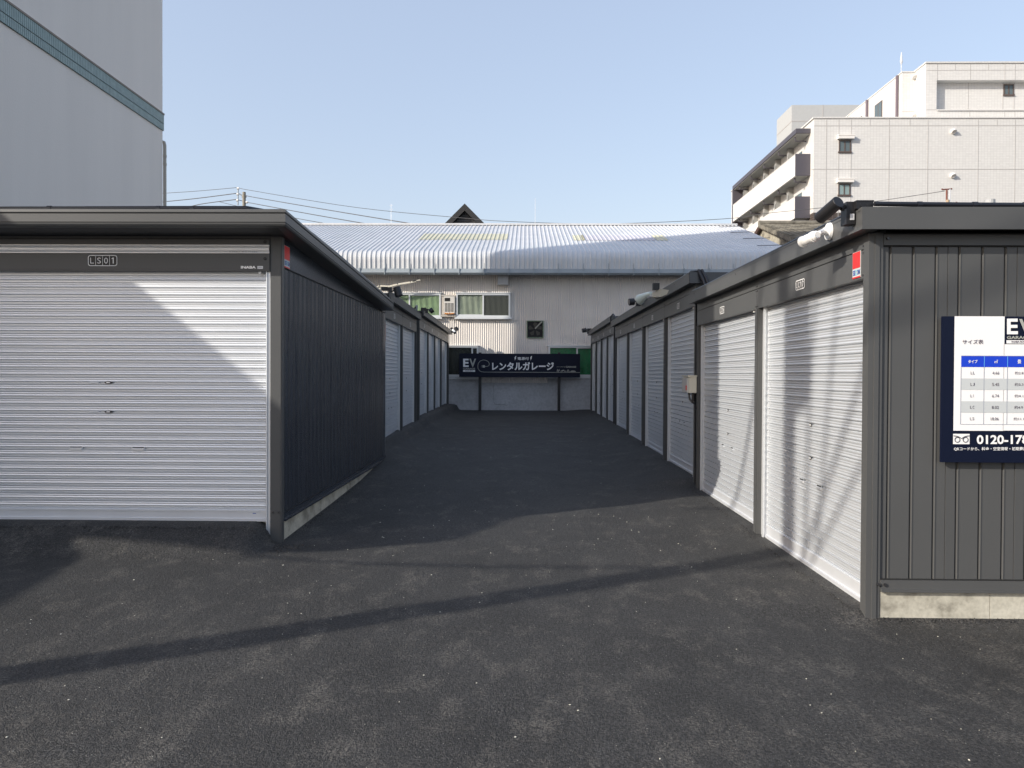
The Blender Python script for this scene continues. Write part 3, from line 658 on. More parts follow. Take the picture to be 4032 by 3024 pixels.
# fan opening
a = P(2074, 1262, YW - 0.05); b = P(2140, 1331, YW - 0.05)
RUSTG = mat('green_painted_frame', (0.16, 0.21, 0.14), 0.7, var=0.4, vscale=14)
w = MB(); t_ = 0.03
w.box(a.x, b.x, YW - 0.05, YW, a.z - t_, a.z); w.box(a.x, b.x, YW - 0.05, YW, b.z, b.z + t_); w.box(a.x, a.x + t_, YW - 0.05, YW, b.z + t_, a.z - t_); w.box(b.x - t_, b.x, YW - 0.05, YW, b.z + t_, a.z - t_)
fo = w.build('fan_frame', RUSTG, fac)
w = MB(); w.box(a.x + t_, b.x - t_, YW - 0.022, YW - 0.018, b.z + t_, a.z - t_); w.build('fan_recess', DKHOLE, fo)
w = MB(); cx_, cz_ = (a.x + b.x)/2, (a.z + b.z)/2; BL = mat('fan_blade', (0.05, 0.045, 0.035), 0.6)
for k in range(5):
    an = 2*pi*k/5 + 0.3; w.add([(cx_ + r*cos(an + da), YW - 0.026 - dy, cz_ + r*sin(an + da)) for r, da, dy in ((0.04, 0, 0), (0.23, -0.35, 0.01), (0.25, 0.1, 0), (0.2, 0.4, -0.002))], [(0, 1, 2, 3)])
w.build('fan_blade', BL, fo, recalc=False)
w = MB(); w.tube([P(2107, 1294, YW - 0.045), P(2134, 1266, YW - 0.045)], 0.03, 4); w.build('fan_bracket', mat('weathered_grey', (0.3, 0.3, 0.26), 0.7), fo)
# vent hood
a = P(1960, 1082, YW - 0.35); b = P(2000, 1118, YW - 0.35)
w = MB(); w.hexa([(a.x, YW - 0.30, b.z), (b.x, YW - 0.30, b.z), (b.x, YW, b.z), (a.x, YW, b.z)], [(a.x, YW - 0.32, a.z), (b.x, YW - 0.32, a.z), (b.x, YW, a.z), (a.x, YW, a.z)])
w.box(a.x - 0.02, b.x + 0.02, YW - 0.33, YW, b.z - 0.015, b.z + 0.01); w.build('vent_hood', mat('hood_grey', (0.42, 0.42, 0.42), 0.5, var=0.1, vscale=8), fac)
# window air conditioner
ac = thing('window_air_conditioner', 'narrow white window air conditioner with louvred grille between the two upper factory windows', 'air conditioner', P(1769, 1240, YW))
ACW = mat('cream_plastic', (0.62, 0.60, 0.56), 0.5, var=0.05, vscale=6)
a = P(1747, 1167, YW - 0.16); b = P(1790, 1237, YW - 0.16)
w = MB(); w.box(a.x, b.x, YW - 0.14, YW, b.z, a.z); w.build('casing', ACW, ac)
w = MB(); f0 = P(1737, 1158, YW - .1); f1 = P(1795, 1247, YW - .1)
w.box(f0.x, f1.x, YW - 0.10, YW, a.z + 0.01, a.z + 0.06); w.box(f0.x, f1.x, YW - 0.12, YW, f1.z, b.z - 0.01); w.box(f0.x, a.x - 0.01, YW - 0.08, YW, b.z, a.z); w.box(b.x + 0.01, f1.x, YW - 0.08, YW, b.z, a.z); w.build('surround', mat('surround_beige', (0.45, 0.42, 0.38), 0.6), ac)
w = MB(); W_ = b.x - a.x; H_ = a.z - b.z
w.box(a.x + W_*.08, a.x + W_*.58, YW - 0.144, YW - 0.138, a.z - H_*.27, a.z - H_*.08)
for r in range(8):
    for c in range(3): w.box(a.x + W_*(.10 + .28*c), a.x + W_*(.34 + .28*c), YW - 0.144, YW - 0.138, a.z - H_*(.42 + .062*r), a.z - H_*(.385 + .062*r))
w.build('grille', DKHOLE, ac)
w = MB(); zz = b.z + 0.02
for q in range(9): w.tube([(a.x + W_*(.1 + .1*q), YW - 0.155, zz + 0.02*sin(q*2.)), (a.x + W_*(.16 + .1*q), YW - 0.165, zz + 0.02*cos(q*3.))], 0.022, 6)
w.build('rusty_drain', mat('orange_rust', (0.55, 0.22, 0.05), 0.8, var=0.3, vscale=30), ac)
w = MB(); w.tube([P(1777, 1238, YW - .1), P(1776, 1252, YW - .08), P(1773, 1263, YW - .08)], 0.009, 6); w.build('cable', BLACKPIPE, ac)
# service conduit fixed to the wall
zc_ = lambda x, y, Y: P(1450 + x / 5.53, 1100 + y / 5.53, Y)
w = MB(); cp = [(120, 215), (165, 185), (250, 138), (350, 145), (460, 150), (640, 105), (780, 82), (920, 60), (1045, 35), (1100, 18), (1135, 22)]
w.tube([zc_(x, y, 26.45) for x, y in cp], 0.024, 8); w.tube([zc_(x, y + 16, 26.43) for x, y in cp[2:-2]], 0.018, 8); w.tube([zc_(x, y + 45, 26.45) for x, y in ((150, 160), (200, 170), (260, 165), (270, 140))], 0.03, 6)
co = w.build('service_conduit', mat('cream_conduit', (0.62, 0.59, 0.5), 0.5), None); tag(co, 'cream conduit arm reaching across the factory wall above the left upper window', 'conduit')
w = MB()
for x, y in ((250, 140), (640, 108), (920, 62)): w.tube([zc_(x - 8, y + 2, 26.45), zc_(x + 8, y - 2, 26.45)], 0.034, 8)
w.tube([zc_(965, 45, 26.44), zc_(1050, 38, 26.44)], 0.028, 6); w.tube([zc_(640, 108, 26.45), zc_(640, 108, YW)], 0.012, 6); w.tube([zc_(250, 140, 26.45), zc_(250, 140, YW)], 0.012, 6)
w.build('clamp', BLACKPIPE, co)

# ------------------------------------------------------------------ sign board in front of the plinth
YS = 26.35
sg = thing('sign_board', 'long navy billboard with white lettering on two black posts in front of the factory', 'sign board', P(2045, 1613, YS))
a = P(1808, 1391.5, YS); b = P(2284, 1486.5, YS)
w = MB(); w.box(a.x, b.x, YS, YS + 0.06, b.z, a.z); w.build('panel', NAVY, sg)
for (x0, x1) in ((1884, 1896), (2195, 2207)):
    p = P(x0, 1613, YS + .1); q = P(x1, 1388, YS + .1)
    w = MB(); w.box(p.x, q.x, YS + 0.062, YS + 0.14, 0.1, q.z); w.build('post', BLACK, sg)
KS = 3.687
def fs(sx, sy): return P(1750 + sx / KS, 1350 + sy / KS, YS - 0.004)
def sfn(u, v): p = fs(u, -v); return (p.x, YS - 0.004, p.z)
L1 = MB()
add_text(L1, 'E', 272, 352, -350, -230, sfn, 0, 0.03); add_text(L1, 'V', 360, 460, -350, -230, sfn, 1, 0.03)
add_text(L1, 'GARAGE', 270, 445, -388, -363, sfn, 1, 0.03)
def rc(mb, x0, x1, y0, y1, mi=0, dy=0.0):
    p = fs(x0, y0); q = fs(x1, y1); mb.add([(p.x, YS - 0.003 - dy, p.z), (q.x, YS - 0.003 - dy, p.z), (q.x, YS - 0.003 - dy, q.z), (p.x, YS - 0.003 - dy, q.z)], [(0, 1, 2, 3)], mi)
rc(L1, 270, 445, 396, 420, 0)
add_text(L1, 'INABA BOX', 302, 410, -414, -401, lambda u, v: (sfn(u, v)[0], YS - 0.0075, sfn(u, v)[2]), 2, 0.02)
L1.build('logo', [WHITEPR, GREYPR, INK], sg, recalc=False)
L1 = MB(); add_text(L1, 'レンタルガレージ', 692, 1590, -398, -278, sfn, 0, 0.032)
add_text(L1, '電源付', 1062, 1224, -250, -206, sfn, 0, 0.012)
for x0 in (1014, 1242):
    q = [(18, 192), (30, 192), (20, 214), (29, 214), (6, 258), (10, 226), (0, 226)]
    L1.add([sfn(x0 + a_, -b_) for a_, b_ in q], [(0, 1, 2, 3, 4, 5, 6)], 0)
add_text(L1, 'your playing', 1628, 1750, -356, -340, sfn, 1, 0.01); add_text(L1, 'GARAGE', 1760, 1912, -361, -336, sfn, 1, 0.03)
L1.build('lettering', [WHITEPR, GREYPR], sg, recalc=False)
L1 = MB()
cord = [(645, 330), (652, 305), (640, 275), (600, 252), (560, 248), (520, 262), (492, 295), (484, 335), (488, 375), (510, 405), (540, 420), (580, 424), (1968, 430)]
cord = [(587, 342), (625, 342)] + cord
for i in range(len(cord) - 1):
    (xa, ya), (xb, yb) = cord[i], cord[i+1]; d = math.hypot(xb - xa, yb - ya); nx, ny = -(yb - ya)/d*3, (xb - xa)/d*3
    L1.add([sfn(xa + nx, -(ya + ny)), sfn(xb + nx, -(yb + ny)), sfn(xb - nx, -(yb - ny)), sfn(xa - nx, -(ya - ny))], [(0, 1, 2, 3)])
rc(L1, 555, 587, 324, 360); rc(L1, 535, 555, 331, 335); rc(L1, 535, 555, 347, 351)
def disc(cx, cy, rx, ry, n=14, hole=0):
    o = [sfn(cx + rx*cos(2*pi*i/n), -(cy + ry*sin(2*pi*i/n))) for i in range(n)]
    if hole: L1.add(o + [sfn(cx + rx*hole*cos(2*pi*i/n), -(cy + ry*hole*sin(2*pi*i/n))) for i in range(n)], [(i, (i+1) % n, n+(i+1) % n, n+i) for i in range(n)])
    else: L1.add(o, [tuple(range(n))])
# little silhouettes: tools, motorbike, bicycle, car
for q in ([(1630, 420), (1640, 380), (1646, 380), (1640, 420)], [(1645, 425), (1662, 385), (1672, 382), (1655, 425)], [(1634, 392), (1676, 402), (1676, 408), (1634, 398)], [(1690, 405), (1712, 395), (1738, 392), (1742, 402), (1715, 415)], [(1780, 418), (1790, 390), (1800, 390), (1812, 415), (1796, 400)], [(1825, 412), (1850, 403), (1885, 404), (1910, 413), (1905, 421), (1830, 421)]):
    L1.add([sfn(x, -y) for x, y in q], [tuple(range(len(q)))])
for q in ((1697, 413, 11, 11), (1750, 413, 11, 11), (1782, 415, 10, 10), (1808, 415, 10, 10)): disc(*q, hole=0.55)
disc(1794, 391, 5, 5)
L1.build('plug_emblem', [GREYPR], sg, recalc=False)

# ------------------------------------------------------------------ size table on the end wall
YB = 4.990
bd = thing('size_table_board', 'navy and white size table board with blue header row on the charcoal end wall', 'sign board', P(3900, 1520, YB))
KB = 2.6343
def bfn(u, v, d=0.0):  # board pixel frame (zoomed crop) -> metres on the board face
    p = P(3600 + u / KB, 1200 - v / KB, YB); return p
# board corners measured once, then everything is laid out on the flat board
c00 = P(3690, 1244, YB); c01 = P(3681, 1815, YB)
BX0 = 2.705; BZ1 = c00.z - 0.002; BZ0 = 1.005; BH = BZ1 - BZ0; BW = 1.20
def bl(u, v): return (BX0 + u, 0, BZ1 - v)
SC = 4.990 / 3000 / KB
def bq(x, y):   # crop px -> board (X, Z), removing the slight lean
    return (BX0 + (x - 233 + (y - 115) * 0.0145) * SC, BZ1 - (y - 115 - (x - 233) * 0.008) * SC)
w = MB(); w.box(BX0, BX0 + BW, YB, YB + 0.022, BZ0, BZ1); w.build('panel', NAVY, bd)
def rb(mb, x0, x1, y0, y1, lay, mi, yr=None):
    yr = y0 if yr is None else yr
    A = (bq(x0, yr)[0], bq(x0, y0)[1]); B = (bq(x1, yr)[0], bq(x0, y1)[1])
    mb.add([(A[0], YB - 0.0012 * lay, A[1]), (B[0], YB - 0.0012 * lay, A[1]), (B[0], YB - 0.0012 * lay, B[1]), (A[0], YB - 0.0012 * lay, B[1])], [(0, 1, 2, 3)], mi)
pp = MB(); rb(pp, 350, 858, 115, 1290, 1, 0); rb(pp, 850, 1460, 404, 1290, 1, 0)
rb(pp, 415, 1400, 522, 636, 2, 1, 520)
for r in range(5):
    if r % 2: rb(pp, 415, 1400, 636 + 117*r, 636 + 117*(r+1), 2, 2, 520)
for r in range(6): rb(pp, 413, 1400, 1221 - 117*0 if r == 5 else 518, (1225 if r == 5 else 523), 3, 3, 520) if r in (0, 5) else None
for c in (413, 647, 883, 1119, 1355): rb(pp, c - 2.5, c + 2.5, 636, 1224, 3, 3, 520)
for c in (649, 885, 1121, 1357): rb(pp, c - 3, c + 3, 524, 636, 3, 4, 520)
pp.build('table', [WHITEPR, TBLUE, TGREY, TLINE, TLIGHT], bd, recalc=False)
tt = MB()
def tx(s, x0, x1, y0, y1, mi, bold=0.0, lay=4):
    add_text(tt, s, 0, 1, 0, 1, lambda u, v: (lambda A: (A[0], YB - 0.0012 * lay, A[1]))(bq(lerp(x0, x1, u), lerp(y1, y0, v))), mi, bold)
tx('サイズ表', 425, 637, 355, 402, 0, 0.008)
tx('タイプ', 483, 578, 563, 598, 1, 0.02); tx('㎡', 750, 783, 563, 598, 1, 0.01); tx('畳', 983, 1021, 563, 601, 1, 0.01)
for i, (n_, m2_, tj) in enumerate((('LL', '4.66', '約2.8'), ('LJ', '5.45', '約3.3'), ('LI', '6.74', '約4.1'), ('LC', '8.02', '約4.9'), ('LS', '18.06', '約11.1'))):
    y = 682 + 117.5 * i; k = -i * 2
    tx(n_[0], 508 + k, 524 + k, y, y + 30, 0); tx(n_[1], (532 if n_[1] != 'I' else 537) + k, (549 if n_[1] != 'I' else 540) + k, y, y + 30, 0)
    tx(m2_, (728 if i < 4 else 718) + k, 798 + k, y + 2, y + 32, 0); tx(tj, (956 if i < 4 else 950) + k, (1042 if i < 4 else 1054) + k, y + 1, y + 33, 0)
tt.build('table_lettering', [INK, WHITEPR], bd, recalc=False)
tt = MB(); tx('E', 877, 988, 143, 303, 1, 0.03); tx('V', 1000, 1135, 147, 301, 2, 0.03); tx('GARAGE', 877, 1115, 320, 352, 2, 0.03)
rb(tt, 874, 1116, 363, 397, 2, 1); tx('INABA BOX', 922, 1068, 370, 388, 0, 0.025, 5)
tt.build('logo', [INK, WHITEPR, GREYPR], bd, recalc=False)
tt = MB(); tx('0120-178-', 567, 1140, 1335, 1430, 1, 0.03); tx('QRコードから、料金・空室情報・初期費用の確認', 335, 1190, 1458, 1496, 1, 0.012)
rb(tt, 330, 498, 1322, 1428, 2, 1)
def ring(cx, cy, r, wd):
    n = 20; V = []
    for rr in (r, r - wd):
        for i in range(n): A = bq(cx + rr*cos(2*pi*i/n), cy + rr*sin(2*pi*i/n)); V.append((A[0], YB - 0.005, A[1]))
    tt.add(V, [(i, (i+1) % n, n+(i+1) % n, n+i) for i in range(n)], 0)
ring(371, 1383, 29, 7); ring(454, 1383, 29, 7)
arc = [(332, 1342), (355, 1344), (385, 1352), (413, 1370), (441, 1352), (470, 1344), (496, 1342)]
for (xa, ya), (xb, yb) in zip(arc, arc[1:]):
    V = [bq(xa, ya - 3), bq(xb, yb - 3), bq(xb, yb + 4), bq(xa, ya + 4)]; tt.add([(A[0], YB - 0.0055, A[1]) for A in V], [(0, 1, 2, 3)], 0)
tt.build('phone_lettering', [NAVY, WHITEPR], bd, recalc=False)

# ------------------------------------------------------------------ lamps, cameras, boxes on the garages
def cyl(mb, a, b, r0, r1=None, n=20, mi=0): mb.tube([a, b], [r0, r1 if r1 is not None else r0], n, mi)
def spot(name, label, cat, base, a, b, r, boxes, arm, group=None, lens=True, M=BLACK):
    t = thing(name, label, cat, base, group)
    w = MB(); a = Vector(a); b = Vector(b); d = (b - a).normalized()
    cyl(w, a, b, r); cyl(w, a - d*0.004, a, r*0.94, r); cyl(w, b, b + d*0.003, r, r*0.95)
    w.build('housing', M, t, smooth=False)
    if lens: w = MB(); cyl(w, a - d*0.008, a - d*0.004, r*0.72); w.build('lens', mat('lamp_lens', (0.15, 0.15, 0.16), 0.15), t)
    w = MB(); w.tube(arm, 0.011, 8); w.build('arm', M, t)
    for i, q in enumerate(boxes):
        w = MB(); w.box(*q); w.build('mounting_box' if i == 0 else 'bracket', M, t)
    return t
XF = XR - 0.108
G1 = 'sensor spotlights on the garage eaves'
z_ = lambda x, y: (3050 + x / 3.687, 700 + y / 3.687)
a = P(*z_(655, 585), 5.10); b = P(*z_(925, 352), 4.95)
j0 = P(*z_(1190, 455), 4.96); j1 = P(*z_(1435, 330), 4.96); k0 = P(*z_(1042, 715), 5.0); k1 = P(*z_(1180, 345), 5.0)
t = spot('spotlight', 'large black cylinder spotlight on the corner of the garage with the size table', 'spotlight', (k1.x, 4.9, zf1), a, b, 0.0415,
     [(j0.x, j1.x, 4.96, 5.06, zf1 + 0.006, j1.z), (k0.x, XF - 0.003, 5.0, 5.09, k0.z + .02, k1.z)], [b + (a-b)*.12 + Vector((.03, 0, -.03)), P(*z_(1010, 430), 5.0), P(*z_(1060, 425), 5.02)], G1)
w = MB(); w.box(XF - 0.038, XF - 0.012, 4.994, 4.999, k0.z + 0.045, k0.z + 0.085); w.build('sticker', SHUT2, t)
w = MB()
for q in (0.3, 0.72): cyl(w, (lerp(j0.x, j1.x, q), 4.96, j0.z + .028), (lerp(j0.x, j1.x, q), 4.956, j0.z + .028), 0.013)
w.box(j0.x - 0.002, j1.x + 0.003, 4.957, 5.063, j1.z - 0.006, j1.z + 0.002); w.build('lid', BLACK, t)
w = MB(); cyl(w, P(*z_(1000, 395), 4.99), P(*z_(985, 480), 4.99), 0.016, 0.012); w.build('joint', BLACK, t)
# white bullet camera on the fascia
cb = PX(*z_(800, 780), XF)
t = thing('security_camera', 'white bullet camera on a round base under the large black spotlight', 'security camera', cb)
w = MB(); cyl(w, cb, cb + Vector((-0.018, 0, 0)), 0.062, 0.058, 28); cyl(w, cb + Vector((-0.018, 0, 0)), cb + Vector((-0.045, 0.0, 0)), 0.032, 0.026, 20); w.build('base', WHITE, t)
a = P(*z_(420, 925), 5.44); b = P(*z_(590, 845), 5.29); c = P(*z_(640, 800), 5.27); e_ = cb + Vector((-.045, 0, 0))
w = MB(); cyl(w, e_, P(*z_(640, 805), 5.28), 0.020, 0.016); cyl(w, P(*z_(640, 805), 5.28), b, 0.012); w.build('joint', WHITE, t)
w = MB(); d = (a - b).normalized(); cyl(w, b - d*0.01, a, 0.035, 0.037, 24); cyl(w, b + d*.012, b + d*.03, 0.0395, 0.0395, 24); cyl(w, a, a + d*.012, 0.040, 0.040, 24); cyl(w, b - d*.03, b - d*.01, 0.022, 0.033, 20)
w.build('housing', WHITE, t)
w = MB(); cyl(w, a + d*0.0125, a + d*.014, 0.030, 0.030, 24); w.build('lens', DKHOLE, t)
w = MB(); w.add([b + Vector((-.02, -.041, -.01)), b + Vector((.004, -.041, -.022)), b + Vector((.004, -.041, -.008)), b + Vector((-.02, -.041, .004))], [(0, 1, 2, 3)]); w.build('sticker', SHUT2, t, recalc=False)
# horn speaker with its beige bracket
y_ = lambda x, y: (2250 + x / 3.687, 1100 + y / 3.687)
hp = PX(*y_(1290, 195), XF)
t = thing('horn_speaker', 'white horn speaker on a beige wedge box on the middle right garage', 'speaker', hp)
w = MB(); yq = 12.0
A = P(*y_(1165, 200), yq + .3); B_ = P(*y_(1290, 135), yq); C_ = P(*y_(1300, 255), yq); D_ = P(*y_(1170, 258), yq + .3); E_ = PX(*y_(1392, 188), XF)
w.hexa([(C_.x, C_.y, C_.z), (D_.x, D_.y, D_.z), (XF, 12.6, D_.z), (XF, 11.6, C_.z)], [(B_.x, B_.y, B_.z), (A.x, A.y, A.z), (XF, 12.6, A.z), (XF, 11.45, E_.z + .02)])
w.build('bracket_box', BEIGE, t)
w = MB(); a = P(*y_(1140, 215), 12.35); b = P(*y_(1085, 235), 12.45); c = P(*y_(1000, 290), 12.6); w.tube([a, b, c], [0.04, 0.05, 0.085], 24, cap=False)
w.tube([a + (a-b)*.3, a], [0.035, 0.04], 24); dd = (c - b).normalized(); w.tube([c, c + dd*.012], [0.088, 0.09], 24, cap=False); w.build('horn', mat('pale_green_white', (0.62, 0.70, 0.66), 0.35), t)
w = MB(); cyl(w, a, c - dd*0.05, 0.03, 0.02, 12); w.build('horn_throat', DKHOLE, t)
w = MB(); w.tube([P(*y_(1110, 265), 12.4), P(*y_(1160, 240), 12.3)], 0.02, 8); w.build('joint', SHUT2, t)
w = MB(); p = P(*y_(1225, 140), 12.1); w.box(p.x - .05, p.x + .05, 12.05, 12.15, p.z - .02, p.z + 0.09); w.build('cable_box', BLACK, t)
def small_spot(label, lamp_a, lamp_b, Y, r, box, Yb, sgn, extra=()):
    a = P(*lamp_a, Y); b = P(*lamp_b, Y + 0.02); p = P(*box[0], Yb); q = P(*box[1], Yb)
    bx = (min(p.x, q.x), max(p.x, q.x), Yb, Yb + 0.09, min(p.z, q.z), max(p.z, q.z))
    cx = (bx[0] + bx[1]) / 2
    return spot('spotlight', label, 'spotlight', (cx, Yb, bx[4]), a, b, r, [bx] + list(extra), [(a + b) / 2, (lerp(a.x, cx, .5), (Y + Yb) / 2, lerp(a.z, bx[5], .6) + .01), (cx, Yb + .03, (bx[4] + bx[5]) / 2)], G1)
small_spot('small black spotlight beside the white horn speaker', y_(838, 330), y_(905, 325), 14.0, 0.065, (y_(940, 295), y_(1005, 385)), 14.1, 1)
small_spot('small black spotlight at the far right end of the alley, under the eave end', y_(158, 745), y_(215, 735), 25.9, 0.075, (y_(230, 712), y_(292, 788)), 26.0, 1)
w_ = lambda x, y: (1450 + x / 5.53, 1100 + y / 5.53)
small_spot('black spotlight over the far end of the big left garage', w_(675, 365), w_(620, 180), 12.9, 0.065, (w_(430, 170), w_(500, 385)), 12.95, -1,
           extra=[(P(*w_(295, 240), 13).x, P(*w_(430, 240), 13).x, 12.95, 13.05, P(*w_(300, 240), 13).z, P(*w_(300, 168), 13).z)])
small_spot('black spotlight on the near end of the far left garage', w_(1345, 700), w_(1400, 660), 17.7, 0.062, (w_(1240, 640), w_(1295, 730)), 17.75, -1,
           extra=[(P(*w_(1150, 680), 17.8).x, P(*w_(1260, 680), 17.8).x, 17.76, 17.86, P(*w_(1150, 680), 17.8).z, P(*w_(1150, 618), 17.8).z)])
small_spot('small black spotlight at the far left end of the alley, above the white camera', w_(1930, 1115), w_(1890, 1060), 26.0, 0.085, (w_(1800, 1045), w_(1838, 1165)), 26.1, -1)
a = P(*w_(1885, 1165), 25.9); b = P(*w_(1845, 1105), 26.0)
t = thing('security_camera', 'small white camera under the far left spotlight', 'security camera', b)
w = MB(); cyl(w, b, a, 0.05); w.build('housing', WHITE, t); w = MB(); cyl(w, a, a + (a-b)*.08, 0.045); w.build('lens', DKHOLE, t)
w = MB(); w.tube([b, P(*w_(1820, 1100), 26.1), P(*w_(1790, 1060), 26.1)], 0.018, 6); w.build('arm', BLACK, t)
# electric box
v_ = lambda x, y: (2200 + x / 2.212, 1200 + y / 2.212)
eb = thing('electric_box', 'beige electric meter box on the post between the sunlit and the shaded right garages', 'electric box', (2.2, 10.15, 1.33))
w = MB(); w.box(2.138, 2.236, 9.98, 10.33, 1.335, 1.545); w.build('casing', BEIGE, eb)
w = MB(); w.box(2.118, 2.242, 9.965, 10.345, 1.545, 1.565); w.build('lid', BEIGE, eb)
w = MB(); w.box(2.116, 2.137, 10.0, 10.32, 1.34, 1.53); w.build('door', mat('pale_grey_plastic', (0.5, 0.5, 0.48), 0.4), eb)
w = MB(); w.box(2.1145, 2.1165, 10.01, 10.09, 1.37, 1.43); w.build('sticker', RED, eb)
w = MB(); w.tube([(2.155, 10.05, 1.345), (2.155, 10.05, 1.30), (2.16, 10.04, 1.25), (2.19, 10.02, 1.21), (2.225, 10.02, 1.19), (2.24, 10.02, 1.12)], 0.013, 8); w.tube([(2.20, 10.03, 1.34), (2.205, 10.03, 1.22)], 0.02, 8)
w.tube([(2.155, 10.05, 1.345), (2.155, 10.05, 1.31)], 0.018, 8); w.build('conduit', BLACKPIPE, eb)

# ------------------------------------------------------------------ tall grey building on the left
XT = -8.9
tb = thing('apartment_building', 'tall grey rendered building with a sloping-looking teal band, towering over the left garages', 'building', (-12, 11, 0))
w = MB(); w.box(-14.9, XT, 4.68, 18.56, -0.2, 22.0); w.box(-14.9, XT, 2.71, 4.68, 6.72, 22.0)  # unseen depth, height and near overhang are shaped for the shadows they cast
w.build('wall', PLASTER, tb)
TEAL = mat('teal_tile', (0.25, 0.335, 0.325), 0.4, var=0.12, vscale=9)
w = MB(); z0, zm, z1 = 7.492, 7.663, 7.877
N = int(13.88 / 0.055); rows0 = []
for (za, zb) in ((z0, zm - 0.012), (zm + 0.004, z1)):
    r = [[], []]
    for i in range(N):
        y = 4.68 + 13.87 * i / N; st = 13.87 / N
        for f_, n_ in ((0.0, 0.012), (0.08, 0.030), (0.88, 0.030), (0.96, 0.012)): r[0].append((XT + n_, y + f_*st, za)); r[1].append((XT + n_, y + f_*st, zb))
    w.strip(r)
w.box(XT, XT + 0.028, 18.55, 18.58, z0, z1); w.box(XT, XT + 0.010, 4.68, 18.57, z0, z1)
bn = w.build('teal_band', TEAL, tb, recalc=False)
w = MB(); w.box(XT, XT + 0.040, 4.68, 18.59, z1 + 0.001, z1 + 0.04); w.build('ledge', mat('brown_ledge', (0.23, 0.19, 0.16), 0.6), tb)
w = MB(); w.tube([(XT - 0.35, 18.63, 7.25), (XT - 0.05, 18.63, 7.25), (XT + 0.003, 18.63, 7.23), (XT + 0.020, 18.63, 7.16), (XT + 0.022, 18.63, 0)], 0.040, 12)
for z in (6.87, 6.67, 5): w.tube([(XT + 0.022, 18.63, z), (XT + 0.022, 18.63, z + 0.05)], 0.047, 12)
w.build('drainpipe', mat('beige_pipe', (0.42, 0.38, 0.32), 0.45), tb)
# sun-aligned frame for laying out the unseen slab and wall added for their shadows
SD = Vector((0.866, 0.5)); PD = Vector((-0.5, 0.866))
def sunxy(c, d): return SD.x*d + PD.x*c, SD.y*d + PD.y*c
def slab(pts, z0, z1):
    b = [(*sunxy(c, d), z0) for c, d in pts]; t_ = [(*sunxy(c, d), z1) for c, d in pts]; return b, t_
# ------------------------------------------------------------------ white apartment building
KW = 1.659
def q6(x, y, Y): return P(2700 + x / KW, 150 + y / KW, Y)
APW = bpy.data.materials.new('white_mosaic_tile'); APW.use_nodes = True
def tile_mat(M, col, mort, bw, bh):
    n = M.node_tree; L = n.links; b = n.nodes['Principled BSDF']; g = n.nodes.new('ShaderNodeNewGeometry')
    sp = n.nodes.new('ShaderNodeSeparateXYZ'); L.new(g.outputs['Position'], sp.inputs[0])
    ad = n.nodes.new('ShaderNodeMath'); ad.operation = 'ADD'; L.new(sp.outputs[0], ad.inputs[0]); L.new(sp.outputs[1], ad.inputs[1])
    cb_ = n.nodes.new('ShaderNodeCombineXYZ'); L.new(ad.outputs[0], cb_.inputs[0]); L.new(sp.outputs[2], cb_.inputs[1])
    t = n.nodes.new('ShaderNodeTexBrick'); L.new(cb_.outputs[0], t.inputs['Vector']); t.offset = 0.0
    t.inputs['Scale'].default_value = 1; t.inputs['Brick Width'].default_value = bw; t.inputs['Row Height'].default_value = bh; t.inputs['Mortar Size'].default_value = 0.010; t.inputs['Mortar Smooth'].default_value = 0.3
    t.inputs['Color1'].default_value = (*col, 1); t.inputs['Color2'].default_value = (*[c*0.93 for c in col], 1); t.inputs['Mortar'].default_value = (*mort, 1)
    L.new(t.outputs['Color'], b.inputs['Base Color']); b.inputs['Roughness'].default_value = 0.5
tile_mat(APW, (0.66, 0.655, 0.635), (0.52, 0.51, 0.50), 0.21, 0.115)
APP = mat('white_parapet', (0.72, 0.70, 0.67), 0.6, var=0.03); APD = mat('dark_balcony_panel', (0.075, 0.07, 0.085), 0.5)
APG = mat('balcony_grey_panel', (0.28, 0.28, 0.27), 0.6); APC = mat('balcony_ceiling', (0.42, 0.42, 0.40), 0.7); JOINT = mat('grey_joint', (0.40, 0.385, 0.375), 0.8)
BRW = mat('brown_window_frame', (0.10, 0.075, 0.065), 0.5); DTILE = bpy.data.materials.new('dark_brown_tile'); DTILE.use_nodes = True
tile_mat(DTILE, (0.055, 0.04, 0.035), (0.16, 0.14, 0.12), 0.26, 0.15)
ap = thing('apartment_building', 'white tiled apartment block with grey-ended balconies, high on the right', 'building', (30, 62, 0))
YA = 53.0; ax0 = q6(838, 600, YA).x; atop = q6(1200, 525, YA).z; lx = ax0 - 0.25
zb_ = q6(860, 1140, YA).z
w = MB(); w.box(ax0, 62, YA, 74, zb_, atop); w.box(ax0 - 0.08, 62, YA - 0.06, 74, atop, atop + 0.10)
u0 = q6(1415, 225, 57.0); w.box(u0.x, 62, 57.0, 72, atop, u0.z); w.box(u0.x - .05, 34, 56.95, 72, u0.z, u0.z + .08)
v0 = q6(1570, 165, 55.5); ra = q6(1640, 275, 55.5); rb_ = q6(1700, 475, 55.5)
w.box(v0.x, ra.x, 55.5, 60, atop, v0.z); w.box(ra.x, 62, 55.5, 60, ra.z, v0.z); w.box(ra.x, 62, 55.5, 60, atop, rb_.z); w.box(ra.x, 62, 56.0, 60, rb_.z, ra.z)
w.box(v0.x - .06, 62, 55.42, 60, v0.z, v0.z + .10); w.box(ra.x + .02, 62, 55.40, 55.6, rb_.z, rb_.z + .07)
w.build('wall', APW, ap)
w = MB(); w.box(ax0, 62, YA, 74, 0, zb_ - 0.003); w.build('base_wall', DTILE, ap)
w = MB()
def jh(x0, x1, y, Y, t_=0.032): a = q6(x0, y, Y); b = q6(x1, y, Y); w.box(a.x, b.x, Y - 0.012, Y + 0.01, a.z - t_/2, a.z + t_/2)
